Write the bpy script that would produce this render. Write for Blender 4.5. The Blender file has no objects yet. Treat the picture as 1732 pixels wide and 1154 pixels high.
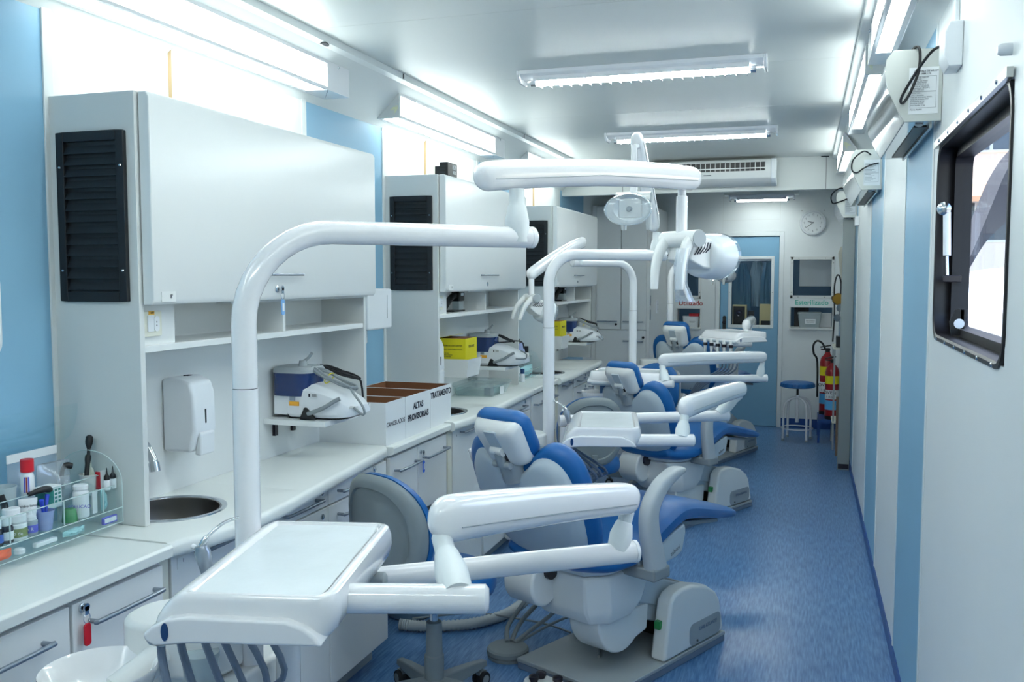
import bpy, bmesh, math, random
from mathutils import Vector, Matrix
random.seed(7)
S = bpy.context.scene
COL = S.collection
# ------------------------------------------------------------------ camera
FPX, CXP, CYP, EYE = 1560.0, 866.0, 577.0, 1.6
YAW, PITCH = math.radians(17.6714), math.radians(-4.0334)
camd = bpy.data.cameras.new('camera'); cam = bpy.data.objects.new('camera', camd); COL.objects.link(cam)
camd.sensor_fit = 'HORIZONTAL'; camd.sensor_width = 36.0; camd.lens = FPX / 1732.0 * 36.0
camd.clip_start = 0.02; camd.clip_end = 200
cam.location = (0, 0, EYE)
cam.rotation_euler = (math.radians(90) + PITCH, 0, YAW)
S.camera = cam
# ------------------------------------------------------------------ world, view
w = bpy.data.worlds.new('world'); S.world = w; w.use_nodes = True
nt = w.node_tree; nt.nodes.clear()
bg = nt.nodes.new('ShaderNodeBackground'); out = nt.nodes.new('ShaderNodeOutputWorld')
sky = nt.nodes.new('ShaderNodeTexSky')
try:
    sky.sky_type = 'NISHITA'; sky.sun_disc = False; sky.sun_elevation = math.radians(50); sky.sun_rotation = math.radians(60)
except Exception:
    pass
bg.inputs['Strength'].default_value = 0.5
nt.links.new(sky.outputs[0], bg.inputs['Color']); nt.links.new(bg.outputs[0], out.inputs['Surface'])
S.view_settings.view_transform = 'Standard'; S.view_settings.look = 'None'
S.view_settings.exposure = 0.50; S.view_settings.gamma = 1.0
try: S.view_settings.use_curve_mapping = False
except Exception: pass
# sun that lights the street beyond the window
sd = bpy.data.lights.new('sun', 'SUN'); sd.energy = 10.0; sd.angle = math.radians(1.0); sd.color = (1, .97, .92)
so = bpy.data.objects.new('sun', sd); COL.objects.link(so); so.rotation_euler = (math.radians(38), 0, math.radians(-75))
S.cycles.transparent_max_bounces = 24
TUBE_GLOW = 6.0      # strength of the fluorescent diffusers
# ------------------------------------------------------------------ colours and materials
def lin(c):
    return tuple(((v/255)/12.92 if v/255 <= .04045 else ((v/255+.055)/1.055)**2.4) for v in c)
MATS = {}
def mat(name, rgb, rough=.5, metal=0, coat=0, bump=0, bscale=60, var=0, vscale=4, spec=None):
    m = bpy.data.materials.new(name); m.use_nodes = True
    n = m.node_tree.nodes; l = m.node_tree.links; b = n['Principled BSDF']
    c = (*lin(rgb), 1)
    b.inputs['Base Color'].default_value = c
    b.inputs['Roughness'].default_value = rough; b.inputs['Metallic'].default_value = metal
    b.inputs['Coat Weight'].default_value = coat; b.inputs['Coat Roughness'].default_value = .08
    if spec is not None: b.inputs['Specular IOR Level'].default_value = spec
    if bump or var:
        tc = n.new('ShaderNodeTexCoord')
    if bump:
        t = n.new('ShaderNodeTexNoise'); t.inputs['Scale'].default_value = bscale; t.inputs['Detail'].default_value = 4
        bp = n.new('ShaderNodeBump'); bp.inputs['Strength'].default_value = bump; bp.inputs['Distance'].default_value = .002
        l.new(tc.outputs['Object'], t.inputs['Vector']); l.new(t.outputs['Fac'], bp.inputs['Height']); l.new(bp.outputs['Normal'], b.inputs['Normal'])
    if var:
        t = n.new('ShaderNodeTexNoise'); t.inputs['Scale'].default_value = vscale; t.inputs['Detail'].default_value = 6
        mx = n.new('ShaderNodeMix'); mx.data_type = 'RGBA'
        mx.inputs[6].default_value = tuple(v*(1-var) for v in c[:3])+(1,); mx.inputs[7].default_value = tuple(min(1, v*(1+var)) for v in c[:3])+(1,)
        l.new(tc.outputs['Object'], t.inputs['Vector']); l.new(t.outputs['Fac'], mx.inputs[0]); l.new(mx.outputs[2], b.inputs['Base Color'])
    MATS[name] = m
    return m
def emis(name, rgb, strength, base=(230, 235, 235)):
    m = mat(name, base, .5)
    b = m.node_tree.nodes['Principled BSDF']
    b.inputs['Emission Color'].default_value = (*lin(rgb), 1); b.inputs['Emission Strength'].default_value = strength
    return m
def clear(name, tint=(235, 245, 248), gloss=.12,  rough=.08, solid=0.0, solidrgb=(225, 232, 235), graze=.55):
    m = bpy.data.materials.new(name); m.use_nodes = True
    n = m.node_tree.nodes; l = m.node_tree.links; n.clear()
    o = n.new('ShaderNodeOutputMaterial'); t = n.new('ShaderNodeBsdfTransparent'); g = n.new('ShaderNodeBsdfGlossy'); mx = n.new('ShaderNodeMixShader')
    f = n.new('ShaderNodeLayerWeight'); f.inputs['Blend'].default_value = .5
    pw = n.new('ShaderNodeMath'); pw.operation = 'POWER'; pw.inputs[1].default_value = 4.0
    ad = n.new('ShaderNodeMath'); ad.operation = 'MULTIPLY_ADD'; ad.use_clamp = True; ad.inputs[1].default_value = graze; ad.inputs[2].default_value = gloss*.35
    t.inputs['Color'].default_value = (*lin(tint), 1); g.inputs['Roughness'].default_value = rough; g.inputs['Color'].default_value = (.95, .97, 1, 1)
    l.new(f.outputs['Facing'], pw.inputs[0]); l.new(pw.outputs[0], ad.inputs[0]); l.new(ad.outputs[0], mx.inputs[0]); l.new(t.outputs[0], mx.inputs[1]); l.new(g.outputs[0], mx.inputs[2])
    last = mx
    if solid:
        d = n.new('ShaderNodeBsdfDiffuse'); d.inputs['Color'].default_value = (*lin(solidrgb), 1)
        m2 = n.new('ShaderNodeMixShader'); m2.inputs[0].default_value = solid
        l.new(mx.outputs[0], m2.inputs[1]); l.new(d.outputs[0], m2.inputs[2]); last = m2
    l.new(last.outputs[0], o.inputs['Surface'])
    MATS[name] = m
    return m
M = {}
M['wall'] = mat('wall_white', (226, 231, 232), .42, var=.02)
M['wallblue'] = mat('wall_blue', (138, 184, 212), .40, var=.03)
M['ceil'] = mat('ceiling_white', (212, 216, 214), .42, var=.02)
M['cornice'] = mat('cornice_white', (226, 230, 229), .35)
M['lam'] = mat('laminate_white', (229, 232, 232), .34)
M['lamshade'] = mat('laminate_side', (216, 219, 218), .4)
M['top'] = mat('countertop_white', (232, 236, 233), .30)
M['seam'] = mat('dark_gap', (40, 45, 50), .7)
M['navy'] = mat('grille_navy', (8, 14, 21), .5)
M['black'] = mat('black_plastic', (14, 15, 18), .4)
M['rubber'] = mat('black_rubber', (25, 26, 30), .6)
M['white'] = mat('white_plastic', (232, 236, 240), .3)
M['enamel'] = mat('white_enamel', (234, 235, 238), .18, coat=.6)
M['shell'] = mat('white_shell', (230, 232, 231), .32, coat=.15)
M['shellgrey'] = mat('pale_grey_shell', (188, 200, 208), .45)
M['grey'] = mat('grey_plastic', (128, 138, 142), .55, bump=.15, bscale=300)
M['midgrey'] = mat('mid_grey_plastic', (160, 168, 172), .5)
M['handle'] = mat('handle_grey', (150, 160, 172), .28, metal=.75)
M['chrome'] = mat('chrome', (205, 210, 215), .15, metal=1)
M['steel'] = mat('brushed_steel', (190, 192, 190), .30, metal=1, bump=.1, bscale=40)
M['mirror'] = mat('polished_steel', (205, 212, 218), .10, metal=1, bump=.35, bscale=9)
M['sink'] = mat('sink_steel', (120, 118, 115), .33, metal=1)
M['blue'] = mat('blue_vinyl', (18, 94, 160), .42, bump=.12, bscale=250)
M['bluedark'] = mat('blue_vinyl_dark', (16, 70, 145), .42)
M['hose'] = mat('hose_grey', (112, 126, 146), .5)
M['hosegrey'] = mat('hose_warm_grey', (140, 148, 152), .5)
M['frost'] = mat('frosted_joint', (224, 230, 232), .4, spec=.4)
M['clear'] = clear('clear_acrylic', (251, 254, 254), .08, .05, graze=.35)
M['film'] = clear('clear_film', (240, 244, 248), .35, .18, .18, (228, 234, 240))
M['lens'] = clear('clear_lens', (246, 249, 251), .22, .06, .06, (240, 245, 250))
M['haze'] = clear('translucent_plastic', (215, 228, 232), .12, .2, .45, (222, 232, 234))
M['tub'] = clear('clear_tub', (242, 248, 248), .10, .15, .14, (222, 232, 234))
M['pane'] = clear('window_pane', (248, 250, 252), .02, .01, graze=.12)
M['glow'] = emis('fluorescent_diffuser', (243, 254, 252), TUBE_GLOW)
M['tube'] = emis('fluorescent_tube', (243, 254, 252), TUBE_GLOW*11.0)
M['brown'] = mat('cardboard_brown', (128, 82, 52), .8, bump=.2)
M['paper'] = mat('paper_white', (232, 236, 238), .7)
M['yellow'] = mat('yellow_card', (225, 212, 20), .55)
M['red'] = mat('red_plastic', (205, 22, 40), .4)
M['redtank'] = mat('extinguisher_red', (150, 22, 28), .3)
M['keyblue'] = mat('tag_blue', (48, 96, 190), .35)
M['tagpale'] = mat('tag_pale_blue', (120, 170, 222), .35)
M['tankblue'] = mat('tank_blue', (12, 42, 98), .15, coat=.5)
M['cyan'] = mat('pale_cyan', (168, 216, 222), .5)
M['green'] = mat('green_plastic', (40, 130, 72), .35)
M['greenlab'] = mat('olive_label', (120, 136, 84), .6)
M['violet'] = mat('violet_label', (92, 96, 205), .5)
M['spatula'] = mat('spatula_blue', (34, 66, 200), .35)
M['bottledark'] = mat('amber_dark', (38, 34, 44), .25)
M['orange'] = mat('orange', (238, 92, 38), .5)
M['teal'] = mat('teal_print', (30, 130, 122), .6)
M['ink'] = mat('ink', (22, 26, 46), .6)
M['inkgrey'] = mat('ink_grey', (120, 126, 134), .7)
M['inkred'] = mat('ink_red', (168, 60, 58), .6)
M['inkgreen'] = mat('ink_green', (92, 190, 170), .6)
M['warm'] = mat('aged_white', (226, 226, 212), .5)
M['rust'] = mat('rust', (196, 170, 132), .8)
M['doorblue'] = mat('door_blue', (124, 172, 202), .42)
M['vinyl'] = mat('skirting_blue', (30, 74, 142), .4)
M['grout'] = mat('window_black', (20, 18, 24), .4)
M['logo'] = mat('logo_blue', (22, 62, 112), .3)
# floor: streaky blue vinyl
fm = bpy.data.materials.new('floor_vinyl'); fm.use_nodes = True
n = fm.node_tree.nodes; l = fm.node_tree.links; b = n['Principled BSDF']
tc = n.new('ShaderNodeTexCoord'); mp = n.new('ShaderNodeMapping'); mp.inputs['Scale'].default_value = (42, 3.2, 1); mp.inputs['Rotation'].default_value = (0, 0, math.radians(4))
n1 = n.new('ShaderNodeTexNoise'); n1.inputs['Scale'].default_value = 3.0; n1.inputs['Detail'].default_value = 8
n2 = n.new('ShaderNodeTexNoise'); n2.inputs['Scale'].default_value = 1.4; n2.inputs['Detail'].default_value = 3
r1 = n.new('ShaderNodeValToRGB'); r1.color_ramp.elements[0].position = .34; r1.color_ramp.elements[1].position = .68
r1.color_ramp.elements[0].color = (*lin((60, 106, 160)), 1); r1.color_ramp.elements[1].color = (*lin((110, 152, 196)), 1)
l.new(tc.outputs['Object'], mp.inputs[0]); l.new(mp.outputs[0], n1.inputs['Vector']); l.new(n1.outputs['Fac'], r1.inputs[0])
mx = n.new('ShaderNodeMix'); mx.data_type = 'RGBA'; mx.blend_type = 'MULTIPLY'; mx.inputs[0].default_value = .5
r2 = n.new('ShaderNodeValToRGB'); r2.color_ramp.elements[0].color = (.7, .74, .8, 1); r2.color_ramp.elements[1].color = (1, 1, 1, 1)
l.new(tc.outputs['Object'], n2.inputs['Vector']); l.new(n2.outputs['Fac'], r2.inputs[0]); l.new(r1.outputs[0], mx.inputs[6]); l.new(r2.outputs[0], mx.inputs[7])
l.new(mx.outputs[2], b.inputs['Base Color']); b.inputs['Roughness'].default_value = .28
M['floor'] = fm

# ------------------------------------------------------------------ mesh helpers
def V(*a): return Vector(a)
class MB:
    def __init__(s): s.v = []; s.f = []; s.mi = []; s.cur = 0
    def m(s, i): s.cur = i; return s
    def add(s, vs, fs):
        o = len(s.v); s.v += [Vector(p) for p in vs]
        for f in fs: s.f.append([i+o for i in f]); s.mi.append(s.cur)
        return s
    def box(s, x0, x1, y0, y1, z0, z1):
        return s.add([(x0,y0,z0),(x1,y0,z0),(x1,y1,z0),(x0,y1,z0),(x0,y0,z1),(x1,y0,z1),(x1,y1,z1),(x0,y1,z1)],
                     [(0,3,2,1),(4,5,6,7),(0,1,5,4),(1,2,6,5),(2,3,7,6),(3,0,4,7)])
    def obox(s, c, ax, ay, az):
        c, ax, ay, az = map(Vector, (c, ax, ay, az))
        p = [c+sx*ax+sy*ay+sz*az for sz in (-1,1) for sx,sy in ((-1,-1),(1,-1),(1,1),(-1,1))]
        return s.add(p, [(0,3,2,1),(4,5,6,7),(0,1,5,4),(1,2,6,5),(2,3,7,6),(3,0,4,7)])
    def prism(s, poly, axis, a0, a1):
        def P(p, a):
            return {'x': (a, p[0], p[1]), 'y': (p[0], a, p[1]), 'z': (p[0], p[1], a)}[axis]
        n = len(poly)
        vs = [P(p, a0) for p in poly]+[P(p, a1) for p in poly]
        fs = [tuple(range(n))[::-1], tuple(range(n, 2*n))]+[(i, (i+1) % n, n+(i+1) % n, n+i) for i in range(n)]
        return s.add(vs, fs)
    def loft(s, rings, closed=False, caps=True):
        n = len(rings[0]); vs = [p for r in rings for p in r]; fs = []
        R = len(rings)
        for k in range(R if closed else R-1):
            a, b = k*n, ((k+1) % R)*n
            for i in range(n): j = (i+1) % n; fs.append((a+i, a+j, b+j, b+i))
        if caps and not closed: fs.append(tuple(range(n))[::-1]); fs.append(tuple(range((R-1)*n, R*n)))
        return s.add(vs, fs)
    def tube(s, pts, r, n=12, caps=True, closed=False):
        pts = [Vector(p) for p in pts]; N = len(pts)
        rr = r if isinstance(r, (list, tuple)) else [r]*N
        rings = []; up = None
        for i, p in enumerate(pts):
            if closed: d = pts[(i+1) % N]-pts[i-1]
            else: d = (pts[min(i+1, N-1)]-pts[max(i-1, 0)])
            d.normalize()
            if up is None:
                up = Vector((0, 0, 1)) if abs(d.z) < .9 else Vector((1, 0, 0))
            a = d.cross(up); a.normalize(); b2 = a.cross(d); up = b2
            rings.append([p+rr[i]*(math.cos(t)*a+math.sin(t)*b2) for t in [2*math.pi*k/n for k in range(n)]])
        return s.loft(rings, closed, caps)
    def lathe(s, prof, n=24, o=(0,0,0), axis=(0,0,1), sx=1.0, xdir=None, caps=True):
        o = Vector(o); az = Vector(axis).normalized()
        ax = Vector(xdir).normalized() if xdir is not None else (Vector((1,0,0)) if abs(az.x) < .9 else Vector((0,1,0)))
        ax = (ax-az*ax.dot(az)).normalized(); ay = az.cross(ax)
        rings = [[o+az*z+ax*(r*sx*math.cos(2*math.pi*k/n))+ay*(r*math.sin(2*math.pi*k/n)) for k in range(n)] for r, z in prof]
        return s.loft(rings, False, caps)
    def cyl(s, p0, p1, r, n=16, r1=None):
        return s.tube([p0, p1], [r, r if r1 is None else r1], n)
    def tf(s, mtx, start=0):
        for i in range(start, len(s.v)): s.v[i] = mtx @ s.v[i]
        return s
    def build(s, name, mats, parent=None, loc=None, bevel=0, seg=2, ang=38, sub=0):
        if not isinstance(mats, (list, tuple)): mats = [mats]
        me = bpy.data.meshes.new(name)
        bm = bmesh.new(); bv = [bm.verts.new(p) for p in s.v]
        for f, mi in zip(s.f, s.mi):
            try:
                fc = bm.faces.new([bv[i] for i in f]); fc.material_index = mi; fc.smooth = True
            except ValueError: pass
        bmesh.ops.remove_doubles(bm, verts=bm.verts, dist=1e-6)
        bmesh.ops.recalc_face_normals(bm, faces=bm.faces)
        A = math.radians(ang)
        for e in bm.edges:
            if len(e.link_faces) == 2:
                if e.calc_face_angle(0) > A: e.smooth = False
            else: e.smooth = False
        bm.to_mesh(me); bm.free()
        for m_ in mats: me.materials.append(m_)
        o = bpy.data.objects.new(name, me); COL.objects.link(o)
        if parent is not None: o.parent = parent
        if loc is not None: o.location = loc
        if bevel:
            bmod = o.modifiers.new('bevel', 'BEVEL'); bmod.width = bevel; bmod.segments = seg; bmod.limit_method = 'ANGLE'; bmod.angle_limit = math.radians(35); bmod.harden_normals = True
        if sub:
            sm = o.modifiers.new('sub', 'SUBSURF'); sm.levels = sub; sm.render_levels = sub
        return o
def thing(name, label, cat, loc=(0,0,0), rz=0, group=None):
    o = bpy.data.objects.new(name, None); COL.objects.link(o); o.empty_display_size = .1
    o.location = loc; o.rotation_euler = (0, 0, rz); o['label'] = label; o['category'] = cat
    if group: o['group'] = group
    return o
def tag(o, label, cat, group=None):
    o['label'] = label; o['category'] = cat
    if group: o['group'] = group
    return o
def struct(o, label=None):
    o['kind'] = 'structure'
    if label: o['label'] = label
    return o
def text(body, size, org, right, up, m, parent=None, name='lettering', align='CENTER', bold=0, lift=.0008):
    c = bpy.data.curves.new('t', 'FONT'); c.body = body; c.size = size; c.align_x = align; c.align_y = 'CENTER'
    c.offset = bold*size; c.extrude = .0003; c.resolution_u = 3
    t = bpy.data.objects.new('t', c); COL.objects.link(t)
    bpy.context.view_layer.update()
    me = bpy.data.meshes.new_from_object(t.evaluated_get(bpy.context.evaluated_depsgraph_get()))
    bpy.data.objects.remove(t)
    r = Vector(right).normalized(); u = Vector(up).normalized(); nrm = r.cross(u).normalized(); u = nrm.cross(r)
    X = Matrix(((r.x, u.x, nrm.x, org[0]+nrm.x*lift), (r.y, u.y, nrm.y, org[1]+nrm.y*lift), (r.z, u.z, nrm.z, org[2]+nrm.z*lift), (0, 0, 0, 1)))
    me.transform(X); me.materials.clear(); me.materials.append(m)
    o = bpy.data.objects.new(name, me); COL.objects.link(o)
    if parent is not None: o.parent = parent
    return o
def smooth(pts, k=6, closed=False):
    pts = [Vector(p) for p in pts]; out = []; n = len(pts)
    rng = range(n) if closed else range(n-1)
    for i in rng:
        if closed: p0, p1, p2, p3 = pts[i-1], pts[i], pts[(i+1) % n], pts[(i+2) % n]
        else: p0, p1, p2, p3 = pts[max(i-1, 0)], pts[i], pts[i+1], pts[min(i+2, n-1)]
        for j in range(k):
            t = j/k
            out.append(.5*((2*p1)+(p2-p0)*t+(2*p0-5*p1+4*p2-p3)*t*t+(3*p1-p0-3*p2+p3)*t**3))
    if not closed: out.append(pts[-1])
    return out
def sellipse(c, a, b, ax, ay, n=24, e=2.6):
    out = []
    for k in range(n):
        t = 2*math.pi*k/n; ct, st = math.cos(t), math.sin(t)
        out.append(Vector(c)+Vector(ax)*(a*math.copysign(abs(ct)**(2/e), ct))+Vector(ay)*(b*math.copysign(abs(st)**(2/e), st)))
    return out
def pillow(mb, outline, prof, mapf):
    """outline: star-shaped 2D loop; prof: [(scale, offset)] from back centre to front centre; mapf(x, y, d) -> point"""
    cx = sum(p[0] for p in outline)/len(outline); cy = sum(p[1] for p in outline)/len(outline)
    rings = []
    for k, d in prof:
        k = max(k, .02)
        rings.append([mapf(cx+(p[0]-cx)*k, cy+(p[1]-cy)*k, d) for p in outline])
    return mb.loft(rings)
def rrect(x0, x1, y0, y1, r, n=5):
    o = []
    for cx, cy, a0 in ((x1-r, y0+r, -90), (x1-r, y1-r, 0), (x0+r, y1-r, 90), (x0+r, y0+r, 180)):
        for i in range(n+1):
            a = math.radians(a0+90*i/n); o.append((cx+r*math.cos(a), cy+r*math.sin(a)))
    return o
def copy_tree(o, parent=None, label=None):
    c = o.copy(); COL.objects.link(c)
    if parent is not None: c.parent = parent
    if label: c['label'] = label
    for ch in list(o.children): copy_tree(ch, c)
    return c
# ================================================================== the room
LW, RW, YB, YF, ZC = -2.03, .375, 10.1, -1.3, 2.55
def wall_y(holes, y0, y1, x0, x1, z0, z1):
    """slab between y0 and y1 with rectangular holes (xa, xb, za, zb)"""
    mb = MB(); xs = sorted({x0, x1, *[h[0] for h in holes], *[h[1] for h in holes]}); zs = sorted({z0, z1, *[h[2] for h in holes], *[h[3] for h in holes]})
    for a, b_ in zip(xs, xs[1:]):
        for c, d in zip(zs, zs[1:]):
            if not any(h[0] <= a and b_ <= h[1] and h[2] <= c and d <= h[3] for h in holes): mb.box(a, b_, y0, y1, c, d)
    return mb
struct(MB().box(LW-.1, RW+.1, YF-.1, YB+2.2, -.06, 0).build('floor', M['floor']))
# ceiling in wide panels with thin joints
cb = MB()
ys = [YF-.1, -.05, 1.03, 2.13, 3.23, 4.33, 5.43, 6.29, 7.4, 8.6, YB+2.2]
for a, b_ in zip(ys, ys[1:]): cb.box(LW-.1, RW+.1, a+.0012, b_-.0012, ZC, ZC+.04)
cb.m(1).box(LW-.1, RW+.1, YF-.1, YB+2.2, ZC+.004, ZC+.05)
struct(cb.build('ceiling', [M['ceil'], M['seam']]))
# left wall with its blue stripes
lw = MB()
st = [(YF-.1, 2.09, 1), (2.09, 3.49, 0), (3.49, 4.24, 1), (4.24, 5.64, 0), (5.64, 6.39, 1), (6.39, 7.73, 0), (7.73, 8.6, 1), (8.6, YB+.1, 0)]
for a, b_, c in st: lw.m(c).box(LW-.1, LW, a, b_, 0, ZC)
struct(lw.build('wall_left', [M['wall'], M['wallblue']]))
k = 0
for y in (2.09, 3.49, 4.24, 5.64, 6.39):
    k += 1
    struct(MB().box(LW-.001, LW+.006, y-.008 if k % 2 else y-.028, y+.028 if k % 2 else y+.008, .9, 2.345).build('trim_%d' % (k+20), M['cornice'], bevel=.002))
for y in (2.62, 4.77, 6.9):
    k += 1
    struct(MB().box(LW-.001, LW+.022, y, y+.135, 1.9, 2.362).m(1).box(LW, LW+.012, y-.0015, y, 1.9, 2.345).build('trim_%d' % (k+20), [M['warm'], M['rust']]))
# right wall, window opening, blue stripes
WY0, WY1, WZ0, WZ1 = 2.02, 3.075, 1.42, 1.985
rw = MB()
st = [(YF-.1, WY0, 0), (WY0, WY1, 0), (WY1, 3.21, 0), (3.21, 4.045, 1), (4.045, 5.16, 0), (5.16, 6.10, 1), (6.10, 7.66, 0), (7.66, 8.5, 1), (8.5, YB+.1, 0)]
for a, b_, c in st:
    if a == WY0:
        rw.m(0).box(RW, RW+.09, a, b_, 0, WZ0).box(RW, RW+.09, a, b_, WZ1, ZC)
    else: rw.m(c).box(RW, RW+.09, a, b_, 0, ZC)
struct(rw.build('wall_right', [M['wall'], M['wallblue']]))
for i, y in enumerate((3.20, 4.05, 5.15, 6.11, 7.65)):
    struct(MB().box(RW-.004, RW+.001, y-.012, y+.012, .06, 2.385).build('trim_%d' % (i+40), M['wall'], bevel=.002))
struct(MB().box(RW-.006, RW+.001, YF, YB-.01, 0, .065).build('baseboard_right', M['vinyl']))
# front wall behind the camera
struct(MB().box(LW-.1, RW+.1, YF-.1, YF, 0, ZC).build('wall_front', M['wall']))
# back wall with door and hatches
DX0, DX1, DZ = -.88, -.274, 2.02
HU = (-1.335, -1.082, 1.36, 1.79); NU = (-1.335, -1.082, 1.04, 1.25)
HE = (-.16, .272, 1.37, 1.795); NE = (-.157, .268, 1.058, 1.276)
struct(wall_y([(DX0, DX1, 0, DZ), HU, NU, HE, NE], YB, YB+.10, LW-.1, RW+.1, 0, ZC).build('wall_back', M['wall']))
struct(MB().box(DX1+.01, RW-.006, YB-.006, YB+.001, 0, .10).box(-1.45, DX0-.01, YB-.006, YB+.001, 0, .10).build('baseboard_back', M['vinyl']))
g = MB()
for x in (-.274, -.86): g.box(x-.0015, x+.0015, YB-.0012, YB+.001, 2.06, 2.44)
g.box(-.86, -.274, YB-.0012, YB+.001, 2.19, 2.193)
struct(g.build('trim_60', M['lamshade']))
struct(MB().box(DX0-.045, DX0, YB-.012, YB+.02, 0, 2.065).box(DX1, DX1+.045, YB-.012, YB+.02, 0, 2.065).box(DX0, DX1, YB-.012, YB+.02, DZ, 2.065).build('trim_61', M['wall'], bevel=.003))
# cornices
struct(MB().prism([(LW-.02, 2.335), (LW, 2.335), (-1.852, 2.512), (-1.827, 2.522), (-1.827, ZC+.01), (LW-.02, ZC+.01)], 'y', YF, 7.8).build('trim_1', M['cornice'], ang=20))
struct(MB().prism([(RW+.02, 2.385), (RW, 2.385), (.212, 2.518), (.176, 2.53), (.172, ZC+.01), (RW+.02, ZC+.01)], 'y', YF, 7.8).build('trim_2', M['cornice'], ang=20))
# joints and stains along the left cornice
g = MB()
for y in (4.05, 6.0): g.obox((-1.8255, y, 2.537), (.0014, 0, 0), (0, .004, 0), (0, 0, .012))
g.obox((-1.944, 2.30, 2.422), (.03, 0, .03), (0, .0035, 0), (-.0012, 0, .0012))
g.prism([(-1.84+.02*math.cos(t), 3.30+.055*math.sin(t)) for t in [math.pi*i/8 for i in range(9)]], 'z', 2.514, 2.519)
struct(g.build('trim_3', M['seam']))
# bulkhead carrying the air conditioner
struct(MB().box(LW, RW, 7.8, 7.88, 2.29, ZC+.005).build('wall_bulkhead', M['ceil']))
g = MB()
for x in (-1.5, .13): g.box(x-.0015, x+.0015, 7.798, 7.801, 2.29, ZC)
g.box(.09, .15, 7.796, 7.80, ZC-.008, ZC)
struct(g.build('trim_4', M['seam']))

# ---- door
d = MB(); wx0, wx1, wz0, wz1 = -.765, -.352, 1.075, 1.78
for a, b_, c, e in ((DX0+.004, wx0, .006, DZ-.006), (wx1, DX1-.004, .006, DZ-.006), (wx0, wx1, .006, wz0), (wx0, wx1, wz1, DZ-.006)): d.box(a, b_, YB+.012, YB+.05, c, e)
door = struct(d.build('door_1', M['doorblue']), 'pale blue door with a glazed panel in the back wall')
f = MB(); t = .028
for a, b_, c, e in ((wx0-t, wx0+.004, wz0-t, wz1+t), (wx1-.004, wx1+t, wz0-t, wz1+t), (wx0, wx1, wz0-t, wz0+.004), (wx0, wx1, wz1-.004, wz1+t)): f.box(a, b_, YB+.004, YB+.058, c, e)
fr = f.build('window_frame', M['wall'], door, bevel=.003)
g = MB()
for zz in (wz0+.06, (wz0+wz1)/2, wz1-.06):
    for xx in (wx0-.013, wx1+.013): g.lathe([(.004, 0), (.004, .002)], 8, (xx, YB+.004, zz), (0, -1, 0))
for xx in (wx0+.07, wx1-.12):
    g.lathe([(.004, 0), (.004, .002)], 8, (xx, YB+.004, wz0-.013), (0, -1, 0))
g.build('screw', M['chrome'], fr)
MB().box(wx0, wx1, YB+.028, YB+.032, wz0, wz1).build('pane', M['pane'], door)
lk = MB().prism(rrect(-.848, -.812, .99, 1.175, .016), 'y', YB-.004, YB+.012).build('lock_plate', M['black'], door, bevel=.003)
MB().lathe([(.004, 0), (.018, .006), (.02, .03), (.012, .036), (0, .037)], 16, (-.83, YB-.004, 1.105), (0, -1, 0)).build('door_knob', M['bottledark'], lk)
# ---- hatches
def hatch(num, H, lab):
    x0, x1, z0, z1 = H; t = .026
    f = MB()
    for a, b_, c, e in ((x0-.004, x0+t, z0-.004, z1+.004), (x1-t, x1+.004, z0-.004, z1+.004), (x0, x1, z0-.004, z0+t), (x0, x1, z1-t, z1+.004)): f.box(a, b_, YB-.006, YB+.09, c, e)
    w_ = struct(f.build('window_%d' % num, M['midgrey'] if num == 9 else M['lamshade'], bevel=.002), lab)
    MB().box(x0+t, x1-t, YB+.03, YB+.034, z0+t, z1-t).build('pane', M['pane'], w_)
    g = MB()
    for zz in (z0+.06, z1-.06):
        for xx in (x0+.011, x1-.011): g.lathe([(.004, 0), (.004, .002)], 8, (xx, YB-.006, zz), (0, -1, 0))
    for xx in (x0+.08, x1-.09):
        for zz in (z0+.011, z1-.011): g.lathe([(.004, 0), (.004, .002)], 8, (xx, YB-.006, zz), (0, -1, 0))
    g.build('screw', M['black'], w_)
hatch(2, HU, 'glazed hatch left of the blue door')
hatch(3, HE, 'glazed hatch right of the blue door, under the clock')
def niche(num, H):
    x0, x1, z0, z1 = H
    m_ = MB().box(x0-.008, x0+.006, YB-.01, YB+.16, z0, z1+.006).box(x1-.006, x1+.008, YB-.01, YB+.16, z0, z1+.006).box(x0, x1, YB-.01, YB+.16, z1-.004, z1+.006).box(x0-.008, x1+.008, YB-.04, YB+.22, z0-.016, z0+.002)
    struct(m_.build('trim_%d' % num, M['lamshade'], bevel=.002))
niche(62, NU); niche(63, NE)
# words over the hatches
sg = text('Utilizado', .072, ((HU[0]+HU[1])/2+.02, YB, 1.305), (1,0,0), (0,0,1), M['inkred'], bold=.02, name='sign_lettering'); tag(sg, 'dark red word Utilizado lettered on the back wall', 'sign')
sg = text('Esterilizado', .072, ((HE[0]+HE[1])/2, YB, 1.323), (1,0,0), (0,0,1), M['inkgreen'], bold=.02, name='sign_lettering'); tag(sg, 'pale green word Esterilizado lettered on the back wall', 'sign')

M['backblue'] = mat('back_room_blue', (86, 122, 152), .5)
# ---- the room behind the door
RY0, RY1 = YB+.10, YB+2.1
struct(MB().box(LW-.1, RW+.1, RY1, RY1+.06, 0, ZC).build('wall_backroom', M['backblue']))
struct(MB().box(LW-.1, LW, RY0, RY1, 0, ZC).box(RW, RW+.1, RY0, RY1, 0, ZC).build('wall_backroom_sides', M['backblue']))

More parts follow.
